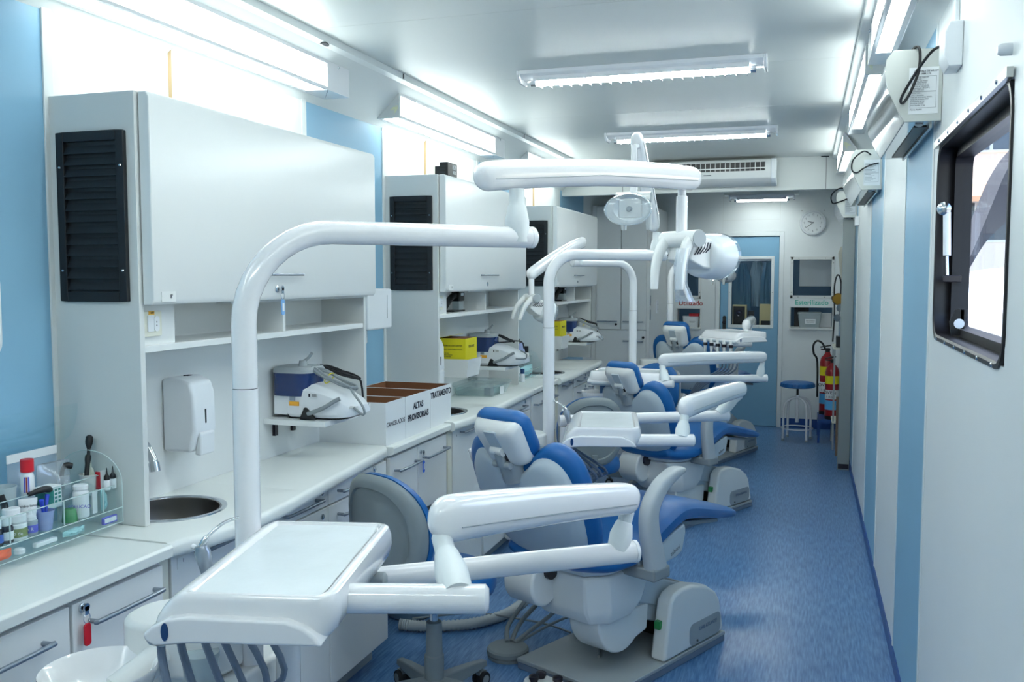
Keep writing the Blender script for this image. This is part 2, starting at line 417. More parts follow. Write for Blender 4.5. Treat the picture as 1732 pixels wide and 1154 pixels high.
# ---- window on the right wall
fw = MB()
op = rrect(WY0, WY1, WZ0, WZ1, .07)
op2 = rrect(WY0+.004, WY1-.006, WZ0+.006, WZ1-.006, .065)
op0 = rrect(WY0-.006, WY1+.008, WZ0-.010, WZ1+.008, .075)
r_ = lambda o, x: [(x, p[0], p[1]) for p in o]
fw.loft([r_(op0, RW-.001), r_(op0, RW-.005), r_(op, RW-.006), r_(op2, RW-.002), r_(op2, RW+.045), r_(op, RW+.055), r_(op0, RW+.094), r_(op0, RW-.001)], caps=False)
# inner sash
o3 = rrect(WY0+.020, WY1-.032, WZ0+.030, WZ1-.034, .03)
o2b = rrect(WY0+.003, WY1-.004, WZ0+.004, WZ1-.004, .06)
fw.loft([r_(o2b, RW+.045), r_(o3, RW+.040), r_(o3, RW+.088), r_(o2b, RW+.088), r_(o2b, RW+.045)], caps=False)
win = struct(fw.build('window_1', M['grout']), 'black framed tilting window in the right wall')
MB().box(RW+.060, RW+.064, WY0+.010, WY1-.02, WZ0+.02, WZ1-.02).build('pane', M['pane'], win)
MB().box(RW-.016, RW-.004, WY0-.006, WY1+.006, WZ1-.002, WZ1+.018).build('top_hinge', M['steel'], win)
g = MB()
for i in range(6):
    y = WY0+.09+i*.17
    g.lathe([(.005, 0), (.004, .003)], 8, (RW-.016, y, WZ1+.007), (-1, 0, 0))
for i in range(6):
    g.lathe([(.005, 0), (.004, .003)], 8, (RW-.005, WY0+.1+i*.17, WZ0-.004), (-1, 0, 0))
g.build('screw', M['chrome'], win)
st_ = MB().tube([(RW+.02, WY1-.04, 1.79), (RW+.022, WY1-.055, 1.66)], .011, 12).m(1).tube([(RW+.022, WY1-.055, 1.67), (RW+.024, WY1-.065, 1.60)], .0045, 8).m(1).lathe([(.02, 0), (.02, .008), (.012, .012)], 16, (RW+.012, WY1-.04, 1.80), (-.2, -1, 0)).build('gas_strut', [M['white'], M['chrome']], win)
MB().box(RW+.012, RW+.06, WY1-.075, WY1-.045, 1.582, 1.602).build('strut_bracket', M['bottledark'], win, bevel=.002)
for y in (WY1-.17, WY0+.09):
    h = MB().prism([(RW+.02+.0, WZ0+.012), (RW+.052, WZ0+.012), (RW+.052, WZ0+.085), (RW+.03, WZ0+.085), (RW+.015, WZ0+.05)], 'y', y-.03, y-.024)
    h.box(RW+.044, RW+.054, y-.03, y+.03, WZ0+.012, WZ0+.085)
    h.m(1).lathe([(.014, 0), (.014, .003)], 14, (RW+.04, y-.0305, WZ0+.045), (0, -1, 0))
    h.build('window_catch', [M['black'], M['white']], win)
# ================================================================== the street beyond the window
M['tarmac'] = mat('tarmac', (150, 150, 150), .9); M['render'] = mat('facade_cream', (236, 222, 208), .85); M['glassdark'] = mat('facade_glass', (70, 82, 96), .15)
M['car'] = mat('car_white', (246, 246, 248), .25, coat=.5); M['tiles'] = mat('roof_tiles', (206, 160, 128), .8, var=.25, vscale=6)
struct(MB().box(.6, 40, -20, 60, -1.2, -1.0).build('street', M['tarmac']), 'street outside the window')
bd = thing('building', 'cream street building with rows of windows seen through the black framed window', 'building', (2.0, 26, -1.0))
MB().box(0, 12, 0, 4, 0, 13).build('facade_wall', M['render'], bd)
def fwin(x0, x1, z0, z1, nx):
    fr = MB().box(x0, x1, -.06, .05, z0+1, z1+1).build('window', M['paper'], bd); g = MB(); w_ = (x1-x0)/nx
    for q in range(nx): g.box(x0+q*w_+.04, x0+(q+1)*w_-.04, -.08, .02, z0+1.06, z1+.94)
    g.build('pane', M['glassdark'], fr)
for i in range(3):
    fwin(.6+3.2*i, 3.5+3.2*i, 4.7, 5.6, 5); fwin(.6+3.2*i, 3.5+3.2*i, 2.45, 3.5, 4); fwin(.6+3.2*i, 3.5+3.2*i, 7.0, 8.2, 5)
MB().prism([(-.9, 4.55), (.05, 4.95), (.05, 4.80), (-.9, 4.42)], 'x', .3, 11).build('tiled_canopy', M['tiles'], bd)
vn = thing('van', 'white van parked outside below the window', 'van', (2.62, 14.4, -1.0))
body = [(-.95, .35), (-.98, 1.2), (-.92, 1.9), (-.8, 2.35), (-.5, 2.62), (0, 2.72), (.5, 2.62), (.8, 2.35), (.92, 1.9), (.98, 1.2), (.95, .35)]
MB().loft([[(x*k, y, .35+(z-.35)*(1+dz*.5)) for x, z in body] for y, k, dz in ((-3.4, .90, -.25), (-3.2, .96, -.10), (-2.8, .99, -.02), (0, 1, 0), (2.0, 1, -.02), (2.5, .95, -.25))]).build('body', M['car'], vn)
for y in (-2.4, 1.6):
    for x in (-.95, .95): MB().lathe([(.1, -.1), (.33, -.1), (.34, 0), (.33, .1), (.1, .1)], 20, (x, y, .34), (1, 0, 0)).build('wheel', M['rubber'], vn)
MB().box(-.99, -.955, -2.2, -1.0, 1.55, 2.1).build('side_window', M['glassdark'], vn, bevel=.02)
UP = [(2.565, 1.323), (2.688, 1.567), (2.892, 2.116), (3.119, 2.766), (3.343, 3.407), (3.543, 3.807), (3.754, 4.085)]
LO = [(3.795, 2.912), (3.579, 2.735), (3.371, 2.544), (3.087, 2.223), (2.852, 1.787), (2.588, 1.235)]
aw = MB().prism([(p.x, p.z) for p in smooth([(a, 0, b_) for a, b_ in UP], 4)]+[(p.x, p.z) for p in smooth([(a, 0, b_) for a, b_ in LO], 4)], 'y', 18.6, 20.4)
aw.cyl((4.9, 19.5, 3.2), (4.9, 19.5, -1.0), .05, 10)
tag(aw.build('awning', mat('awning_dark', (58, 58, 64), .8)), 'dark curved awning in the street beyond the window pane', 'awning')
M['tubefill'] = emis('fill_tube_dim', (243, 254, 252), TUBE_GLOW*4)  # glow of the unseen tube added behind the door
M['tubenear'] = emis('fluorescent_tube_bright', (243, 254, 252), TUBE_GLOW*12)
# ================================================================== lamps
def cornice_light(y0, y1, side, label):
    """three-sided fluorescent wall light in the cornice; side -1 = left wall"""
    L = y1-y0
    if side < 0: A, B, Cn = (-2.004, 2.362), (-1.884, 2.480), (-1.884, 2.362)
    else: A, B, Cn = (.292, 2.396), (.203, 2.512), (.203, 2.396)
    t = thing('wall_light', label, 'light', (Cn[0], y0, Cn[1]), 0, 'fluorescent wall lights in the cornices')
    def q(p): return (p[0]-Cn[0], p[1]-Cn[1])
    a, b_, c = q(A), q(B), q(Cn); s = -side   # s: direction into the room
    # end pieces and backing
    off = .004
    hb = MB()
    sh = lambda p, k: (c[0]+(p[0]-c[0])*k, c[1]+(p[1]-c[1])*k)
    hb.prism([a, b_, (b_[0]-s*.012, b_[1]+.004), (a[0]+s*.002, a[1]+.014)], 'y', 0, L)
    hb.prism([a, b_, c], 'y', L-.19, L-.002)
    hb.box(min(c[0], c[0]-s*.010), max(c[0], c[0]-s*.010), .012, L-.19, b_[1]-.014, b_[1]+.001)
    hb.box(min(c[0], c[0]-s*.016), max(c[0], c[0]-s*.016), .012, L-.19, c[1], c[1]+.012)
    x0, x1 = sorted((a[0]+s*.004, a[0]+s*.022)); hb.box(x0, x1, .012, L-.19, c[1], c[1]+.006)
    hb.build('housing', M['enamel'], t, bevel=.0015)
    ec = MB().prism([a, b_, c], 'y', -.004, .016).build('end_cap', M['lamshade'], t, bevel=.002)
    # chevron mark on the end cap
    g = MB(); ox, oz = c[0]-s*.030, c[1]+.034
    for i in range(4):
        d = .012+i*.0*0; e = i*.0062
        px, pz = ox+s*e*.9, oz+e*.9
        ln = .022-.002*i
        g.obox((px-s*ln*.5+s*.004, -.0046, pz+.004), (ln*.5, 0, 0), (0, .0006, 0), (0, 0, .0010))
        g.obox((px+s*.004, -.0046, pz-ln*.5+.004), (.0010, 0, 0), (0, .0006, 0), (0, 0, ln*.5))
    g.build('maker_mark', M['yellowpale'], ec)
    gl = MB()
    x0, x1 = sorted((c[0]-s*.001, c[0]-s*.004)); gl.box(x0, x1, .035, L-.195, c[1]+.012, b_[1]-.014)
    gl.build('front_diffuser', M['glow'], t)
    gl = MB(); x0, x1 = sorted((a[0]+s*.022, c[0]-s*.016)); gl.box(x0, x1, .035, L-.195, c[1]+.001, c[1]+.004)
    gl.build('lower_diffuser', M['glow'], t)
    sc = MB()
    for y in (.18, L-.10): sc.lathe([(.006, 0), (.005, .004)], 8, (c[0]+s*.0005, y, b_[1]-.012), (s, 0, 0))
    sc.build('screw', M['chrome'], t)
M['yellowpale'] = mat('pale_yellow_print', (238, 240, 176), .6)
cornice_light(2.05, 3.62, -1, 'nearest fluorescent wall light, above the nearest wall cabinet')
cornice_light(4.13, 5.76, -1, 'fluorescent wall light above the middle wall cabinet with chevron mark')
cornice_light(6.28, 7.70, -1, 'farthest fluorescent wall light above the left row, over the far wall cabinet')
cornice_light(-.25, 1.45, -1, 'fluorescent wall light on the left cornice, behind the camera side')
cornice_light(2.2, 3.80, 1, 'fluorescent wall light at the top right edge, above the window')
cornice_light(3.97, 5.6, 1, 'fluorescent wall light behind the nearest steel air curtain')
cornice_light(6.34, 7.72, 1, 'farthest fluorescent wall light on the right, beside the second air curtain')
cornice_light(.1, 1.75, 1, 'fluorescent wall light on the right cornice, behind the camera side')

def ceiling_light(x0, x1, y, z, label, tm='tube'):
    L = x1-x0
    t = thing('ceiling_light', label, 'light', ((x0+x1)/2, y, z), 0, 'bare tube ceiling lights')
    h = MB(); w2 = .085; n = 8
    prof = [(-w2, 0), (-w2+.004, -.016), (-.045, -.032), (.045, -.032), (w2-.004, -.016), (w2, 0)]
    h.prism(prof, 'x', -L/2, L/2); h.build('housing', M['enamel'], t, bevel=.002)
    for s in (-1, 1): MB().prism([(-w2-.004, 0), (-w2, -.02), (-.05, -.052), (.05, -.052), (w2, -.02), (w2+.004, 0)], 'x', min(s*L/2, s*(L/2+.014)), max(s*L/2, s*(L/2+.014))).build('end_cap', M['enamel'], t, bevel=.004)
    tb = MB().cyl((-L/2+.06, 0, -.047), (L/2-.06, 0, -.047), .0135, 12); tb.build('fluorescent_tube', M[tm], t)
    for s in (-1, 1): MB().cyl((s*(L/2-.06), 0, -.047), (s*(L/2-.035), 0, -.047), .014, 12).build('tube_cap', M['chrome'], t)
    # louvre of small white vanes either side of the tube
    lv = MB(); k = int(L/.052)
    for i in range(k):
        x = -L/2+.075+i*(L-.15)/(k-1)
        lv.box(x-.0012, x+.0012, -.058, -.018, -.062, -.034).box(x-.0012, x+.0012, .018, .058, -.062, -.034)
    for s in (-1, 1): lv.box(-L/2+.06, L/2-.06, min(s*.058, s*.061), max(s*.058, s*.061), -.047, -.018)
    lv.build('louvre', M['enamel'], t)
ceiling_light(-1.29, -.195, 4.24, ZC, 'nearest and longest tube light on the white ceiling')
ceiling_light(-1.29, -.205, 6.20, ZC, 'second tube light on the ceiling, in front of the air conditioner')
ceiling_light(-1.29, -.195, 2.15, ZC, 'tube light on the ceiling above the nearest tray, out of view')
ceiling_light(-1.29, -.195, 0.1, ZC, 'tube light on the ceiling behind the camera')
ceiling_light(-.74, -.14, 9.55, 2.40, 'short tube light over the blue door at the back', 'tubenear')
o = struct(MB().box(-.80, -.09, 9.45, 9.66, 2.40, ZC).build('trim_5', M['ceil']))
ceiling_light(-1.3, -.3, YB+.36, ZC, 'unseen tube light added to brighten the room behind the blue door', 'tubefill')  # out of sight, added to brighten what shows through the panes
# unseen globe lamp, added as extra light in the back room
bl = thing('added_lamp', 'unseen round lamp added to light the room behind the right hatch', 'lamp', (.05, YB+1.2, 2.05))
MB().lathe([(0, 0), (.06, .005), (.075, .03), (.05, .055), (0, .06)], 18).build('globe', M['glow'], bl)
MB().cyl((0, 0, .06), (0, 0, .5), .006, 8).build('cord', M['white'], bl)

# ================================================================== air conditioner
ac = thing('air_conditioner', 'white split air conditioner high on the bulkhead with black louvre slots', 'air conditioner', (-.755, 7.795, 2.325))
MB().prism([(0, 0), (0, .205), (-.15, .205), (-.19, .195), (-.205, .165), (-.205, .10), (-.19, .05), (-.13, .006)], 'x', -.505, .505).build('casing', M['shell'], ac, bevel=.006)
g = MB().box(-.465, .43, -.211, -.204, .105, .172); g.build('air_outlet', M['black'], ac)
lv = MB().box(-.465, .43, -.216, -.206, .122, .130)
for i in range(24):
    x = -.46+i*.0385; lv.box(x, x+.004, -.217, -.207, .105, .172)
lv.build('louvre', M['shell'], ac)
for s in (-1, 1): MB().prism([(0, -.002), (0, .207), (-.15, .208), (-.195, .197), (-.212, .165), (-.212, .095), (-.195, .045), (-.13, .0)], 'x', min(s*.47, s*.512), max(s*.47, s*.512)).build('end_cover', M['white'], ac, bevel=.006)
MB().box(-.05, .01, -.207, -.203, .075, .082).build('badge', M['inkgrey'], ac)

# ================================================================== air curtains on the right wall
def air_curtain(y0, L, label, near):
    t = thing('air_curtain', label, 'air curtain', (RW-.001, y0, 2.065), 0, 'polished steel air curtains')
    P = [(0, 0), (-.102, 0), (-.122, .035), (-.152, .10), (-.160, .15), (-.157, .19), (-.138, .215), (0, .215)]
    MB().prism(P, 'y', 0.004, L-.004).build('casing', M['mirror'], t, ang=50, bevel=.002)
    MB().prism(P, 'y', 0, .006).build('end_plate', M['endsteel'], t, bevel=.001)
    MB().prism(P, 'y', L-.006, L).build('end_plate', M['endsteel'], t, bevel=.001)
    MB().box(-.065, -.028, .10, L-.06, -.003, .002).build('air_slot', M['black'], t)
    MB().box(-.026, -.018, .06, L-.04, -.012, .002).build('slot_lip', M['steel'], t)
    MB().lathe([(.012, 0), (.012, .004), (.004, .008)], 14, (-.055, .05, -.001), (0, 0, -1)).build('lock', M['midgrey'], t)
    # printed data sheet on the near end
    lb = MB().box(-.092, -.010, -.0012, .0004, .022, .160).build('data_sheet', M['paper'], t)
    g = MB()
    def rect(x0, x1, z0, z1, w_=.0007):
        g.box(x0, x1, -.0017, -.0011, z0, z0+w_).box(x0, x1, -.0017, -.0011, z1-w_, z1).box(x0, x0+w_, -.0017, -.0011, z0, z1).box(x1-w_, x1, -.0017, -.0011, z0, z1)
    rect(-.088, -.016, .040, .088); rect(-.088, -.016, .088, .134)
    g.build('table_rule', M['inkgrey'], lb)
    if near:
        lines = [('CORTINA DE AR UV', -.045, .148, .0075), ('ABR 120', -.045, .1405, .0075)]
        for bdy, x, z, sz in lines: text(bdy, sz, (x, -.0012, z), (1,0,0), (0,0,1), M['ink'], lb)
        L1 = ['Modelo: ABR 1200 MM', 'Tensao: 220V', 'Consumo: 160 Watts', 'Motor: 60Hz Monof.', 'Velocidade do ar: 9 m/s', 'Vazao do ar: 22 m3/min', 'Temperatura: -10 a 50 C', 'R.P.M.: 1200 rpm']
        L2 = ['Altura: 2,50 m', 'UVC: 4 lampadas', 'Vida util da lampada: 8000 h', 'Grau de protecao: IP20', 'Frequencia: 60 Hz', 'Potencia: 1,8 kW', 'Peso liquido: 12 kg']
        for i, q in enumerate(L1): text(q, .0052, (-.0862, -.0012, .1302-.0053*i), (1,0,0), (0,0,1), M['inkgrey'], lb, align='LEFT')
        for i, q in enumerate(L2): text(q, .0052, (-.0862, -.0012, .0836-.006*i), (1,0,0), (0,0,1), M['inkgrey'], lb, align='LEFT')
        text('Marca: ABAVI', .0058, (-.088, -.0012, .035), (1,0,0), (0,0,1), M['ink'], lb, align='LEFT')
    else:
        g2 = MB()
        for i in range(15):
            z = .046+i*.0068; g2.box(-.085, -.085+.03+.03*((i*7) % 5)/5, -.0017, -.0011, z, z+.0016)
        g2.build('print_line', M['inkgrey'], lb)
    return t
M['endsteel'] = mat('satin_steel', (196, 200, 196), .38, metal=.75)
air_curtain(3.06, .94, 'nearest polished steel air curtain, plugged in with a looping black cable', True)
air_curtain(5.37, 1.2, 'second polished steel air curtain, between the other two', False)
air_curtain(7.88, .9, 'farthest steel air curtain, above the steel post', False)
# cables of the air curtains
def cable(name, pts, r, m, label, cat, k=7, parent=None):
    o = MB().tube(smooth(pts, k), r, 8).build(name, m, parent)
    if label: tag(o, label, cat)
    return o
cable('power_cable', [(RW-.03, 2.84, 2.235), (RW-.05, 2.88, 2.233), (RW-.075, 2.95, 2.205), (RW-.105, 3.0, 2.155), (RW-.118, 3.02, 2.125), (RW-.11, 3.03, 2.118), (RW-.09, 3.035, 2.15), (RW-.07, 3.03, 2.21), (RW-.068, 3.03, 2.265), (RW-.075, 3.05, 2.285), (RW-.085, 3.10, 2.284)], .0042, M['rubber'], 'black looping power cable of the nearest steel air curtain', 'cable')
cable('power_cable', [(RW-.06, 5.36, 2.25), (RW-.10, 5.3, 2.262), (RW-.15, 5.3, 2.22), (RW-.155, 5.33, 2.17), (RW-.13, 5.35, 2.155), (RW-.10, 5.35, 2.175), (RW-.06, 5.35, 2.195), (RW-.02, 5.36, 2.205)], .004, M['rubber'], 'black power cable curling in front of the second air curtain', 'cable')
cable('power_cable', [(RW-.06, 7.87, 2.285), (RW-.14, 7.78, 2.29), (RW-.20, 7.8, 2.24), (RW-.19, 7.84, 2.18), (RW-.14, 7.86, 2.19), (RW-.06, 7.87, 2.22), (RW-.02, 7.87, 2.23)], .005, M['rubber'], 'black power cable hanging in front of the farthest air curtain', 'cable')
# socket feeding the nearest air curtain
so_ = thing('wall_socket', 'white surface socket with a black plug, high on the right wall', 'socket', (RW-.0005, 2.735, 2.205))
MB().prism([(.0, -.058), (-.032, -.058), (-.044, -.03), (-.044, .03), (-.032, .058), (0, .058)], 'y', -.055, .055).build('body', M['white'], so_, bevel=.003)
MB().tube([(-.024, .055, .03), (-.026, .09, .03), (-.028, .112, .03)], [.014, .013, .008], 12).build('plug', M['rubber'], so_)
tag(MB().box(RW-.012, RW-.0005, 2.76, 2.79, 2.2635, 2.384).build('cable_duct', M['white'], bevel=.002), 'thin white cable duct running up from the socket to the cornice', 'duct')
sk = thing('wall_socket', 'small white socket under the farthest air curtain', 'socket', (RW-.0005, 7.6, 2.02))
MB().box(-.03, 0, -.05, .05, -.035, .035).build('body', M['white'], sk, bevel=.004)
bt = MB().lathe([(.012, 0), (.012, .02), (.008, .026), (0, .027)], 14, (RW, 2.06, 2.045), (-1, 0, 0)).build('door_bell_button', M['white']); tag(bt, 'small white knob on the right wall above the window', 'knob')

# ================================================================== clock
ck = thing('wall_clock', 'round white wall clock above the right hatch', 'clock', (.050, YB-.001, 2.148))
MB().lathe([(0, 0), (.126, 0), (.13, .012), (.126, .03), (.112, .036), (.108, .027), (0, .027)], 48, (0,0,0), (0,-1,0)).build('case', M['white'], ck)
MB().prism([(.1075*math.cos(q), .1075*math.sin(q)) for q in [2*math.pi*i/48 for i in range(48)]], 'y', -.0287, -.0275).build('dial', M['paper'], ck)
for h in range(1, 13):
    a = math.radians(90-30*h)
    text(str(h), .026, (.084*math.cos(a), -.0288, .084*math.sin(a)), (1,0,0), (0,0,1), M['inkgrey'], ck, name='numeral')
def hand(ang, L, w_, nm, y):
    a = math.radians(90-ang); d = Vector((math.cos(a), 0, math.sin(a))); p = Vector((-d.z, 0, d.x))
    MB().obox(d*(L*.42), d*(L*.58), p*w_, (0, .0008, 0)).build(nm, M['ink'], ck, loc=(0, y, 0))
hand(289, .052, .003, 'hour_hand', -.0305); hand(234, .082, .0022, 'minute_hand', -.032)
MB().lathe([(.006, .028), (.006, .035), (0, .036)], 12, (0,0,0), (0,-1,0)).build('hub', M['ink'], ck)
for x in (-.11, .115):
    tag(MB().lathe([(.004, 0), (.003, .006)], 8, (.05+x, YB, 2.275), (0, -1, 0)).build('screw', M['ink']), 'dark screw in the wall above the clock, %s' % ('left one' if x < 0 else 'right one'), 'screw')

# ================================================================== things in the back room and in the hatches
def gown(x, y, z, w_, h, m_, lab, seed):
    rnd = random.Random(seed); n = 28; rings = []
    for j in range(11):
        t = j/10; ww = w_*(.55+.45*min(1, t*3))*(1+.12*t)
        rings.append([(x+ww*.5*math.cos(2*math.pi*i/n)+.006*math.sin(i*2.3+seed), y+(.035+.012*math.sin(i*3+seed+t*2))*math.sin(2*math.pi*i/n), z-h*t) for i in range(n)])
    return tag(MB().loft(rings).build('hanging_gown', m_), lab, 'gown')
M['gown1'] = mat('gown_blue', (88, 128, 156), .8); M['gown2'] = mat('gown_pale', (132, 160, 178), .8)
gown(-.70, YB+.55, 1.74, .20, .52, M['gown1'], 'blue gown hanging behind the door pane, left one', 1)
gown(-.53, YB+.60, 1.76, .16, .50, M['gown2'], 'paler gown hanging behind the door pane, middle one', 2)
gown(-.40, YB+.55, 1.75, .16, .58, M['gown1'], 'blue gown hanging behind the door pane, right one', 3)
tag(MB().cyl((-1.0, YB+.58, 1.77), (-.2, YB+.58, 1.77), .008, 8).build('clothes_rail', M['chrome']), 'rail holding the gowns behind the door', 'rail')
bt = MB().box(-1.7, -.02, YB+.32, YB+.95, .88, .92).box(-1.68, -1.64, YB+.34, YB+.93, 0, .88).box(-.10, -.06, YB+.34, YB+.93, 0, .88)
tag(bt.build('bench', M['lam']), 'white bench in the room behind the blue door', 'table')
M['wood'] = mat('pine_box', (214, 200, 150), .6)
for i, (x, lab) in enumerate(((-.70, 'loudspeaker with a black front behind the door pane, on its left'), (-.41, 'pine box with a black front behind the door pane, on its right'))):
    t = thing('loudspeaker' if i == 0 else 'pine_box', lab, 'speaker' if i == 0 else 'box', (x, YB+.40, .92))
    MB().box(-.075, .075, 0, .16, 0, .36 if i == 0 else .37).build('cabinet', M['wood'], t)
    if i == 0:
        MB().box(-.066, .058, -.006, .002, .01, .345).build('baffle', M['black'], t)
        MB().lathe([(.034, 0), (.036, .006), (.028, .006), (.02, .001), (0, .003)], 20, (-.005, -.006, .27), (0, -1, 0)).build('cone', M['bottledark'], t)
        MB().lathe([(.026, 0), (.026, .004), (.018, .001), (0, .002)], 18, (-.005, -.006, .13), (0, -1, 0)).build('cone', M['bottledark'], t)
    else:
        MB().box(-.06, .07, -.006, .002, .12, .19).build('control_panel', M['black'], t)
tag(MB().box(-.62, -.52, YB+.38, YB+.46, .92, 1.12).m(1).box(-.60, -.54, YB+.37, YB+.38, 1.10, 1.22).build('equipment_box', [M['shell'], M['black']], bevel=.004), 'grey and black apparatus between the speaker and the pine box', 'apparatus')
wc = MB().box(-.075, .37, YB+.62, YB+.90, 1.486, 1.86).build('wall_cupboard', M['lam'], bevel=.004); tag(wc, 'white cupboard seen through the right hatch', 'cupboard')
sf = MB().box(-.2, .37, YB+.22, YB+.60, 1.025, 1.045).build('hatch_shelf', M['lam']); tag(sf, 'white shelf behind the right hatch opening', 'shelf')
def bin_(name, x, y, z, w_, d_, h, m_, lab, cat, lid=None):
    t = thing(name, lab, cat, (x, y, z))
    o = rrect(-w_/2, w_/2, -d_/2, d_/2, .02); i_ = [(p[0]*.95, p[1]*.93) for p in o]
    R = lambda q, k, zz: [(p[0]*k, p[1]*k, zz) for p in q]
    MB().loft([R(o, .86, 0), R(o, 1, h), R(o, 1.03, h), R(i_, 1, h-.004), R(i_, .86, .004)]).build('tub', m_, t)
    if lid: MB().loft([R(o, 1.04, h+.001), R(o, 1.05, h+.012), R(o, .96, h+.022)]).build('lid', lid, t)
    return t
tb = bin_('plastic_container', .04, YB+.10, NE[2]+.0022, .235, .15, .14, M['haze'], 'clear plastic tub with a label in the opening under Esterilizado', 'container', M['haze'])
lb = MB().box(-.045, .06, -.079, -.0755, .04, .09).build('label', M['paper'], tb)
text('Instrumentais\nEsterilizados', .016, (.008, -.079, .065), (1,0,0), (0,0,1), M['ink'], lb)
tb = bin_('plastic_container', -1.19, YB+.10, NU[2]+.0022, .18, .13, .12, M['white'], 'white tub with a red lid corner in the opening under Utilizado', 'container')
MB().box(-.02, .085, -.07, .06, .121, .15).build('red_lid', M['red'], tb, bevel=.006)
lb = MB().box(-.02, .055, -.0685, -.065, .03, .095).build('label', M['paper'], tb)
text('Instrumentais\nUtilizados', .012, (.018, -.0685, .062), (1,0,0), (0,0,1), M['ink'], lb)
cf = MB().box(.10, .262, YB+.33, YB+.5, 1.045, 1.20).build('paper_box', M['paper']); tag(cf, 'white box at the back of the right opening', 'box')
cf = MB().box(-.12, .03, YB+.33, YB+.4, 1.045, 1.262).build('black_box', M['black'], bevel=.004); tag(cf, 'black box at the back of the right opening', 'box')

# ================================================================== tall cupboard, back left
cb = thing('tall_cupboard', 'tall white cupboard filling the back left corner', 'cupboard', (LW+.004, 8.96, 0))
W_ = .573; D_ = YB-8.96-.008
MB().box(0, W_, .02, D_, .002, 2.29).box(.0, W_-.0, .003, .02, .002, .09).box(0, .045, .0, .02, .09, 2.29).build('carcass', M['lam'], cb, bevel=.002)
def cdoor(x0, x1, z0, z1, hx0, hx1, hz, lock, nm='door'):
    dr = MB().box(x0, x1, -.016, .016, z0, z1).build(nm, M['lam'], cb, bevel=.002)
    MB().tube(smooth([(hx0, -.016, hz), (hx0, -.045, hz), (hx0+.012, -.05, hz), (hx1-.012, -.05, hz), (hx1, -.045, hz), (hx1, -.016, hz)], 3), .006, 8).build('handle', M['handle'], dr)
    if lock: MB().lathe([(.012, 0), (.012, .006), (.004, .007), (.004, .02), (0, .021)], 12, (lock[0], -.016, lock[1]), (0, -1, 0)).build('lock', M['bottledark'], dr)
cdoor(.05, .295, 1.075, 2.28, .07, .255, 1.155, (.25, 1.125))
cdoor(.301, .545, 1.075, 2.28, .325, .515, 1.155, None)
cdoor(.05, .545, .10, 1.069, .33, .545-.03, .965, (.52, 1.0))
h = MB()
for z in (1.36, 1.22): h.box(W_, W_+.006, .03, .07, z-.05, z+.05)
h.build('hinge', M['handle'], cb)
bsk = thing('wall_socket', 'small white socket on the side of the tall cupboard', 'socket', (-2.029+W_, 9.45, 1.285))
MB().prism(rrect(-.045, .045, -.065, .065, .008), 'x', .0, .012).m(1).box(.0118, .0125, -.01, .01, .02, .03).m(1).box(.0118, .0125, -.01, .01, -.03, -.02).build('plate', [M['white'], M['black']], bsk, bevel=.002)
struct(MB().box(LW, LW+W_, 8.96, YB, 2.291, 2.2915).build('trim_6', M['lam']))
M['tagblue'] = mat('tag_bright_blue', (44, 104, 215), .35)
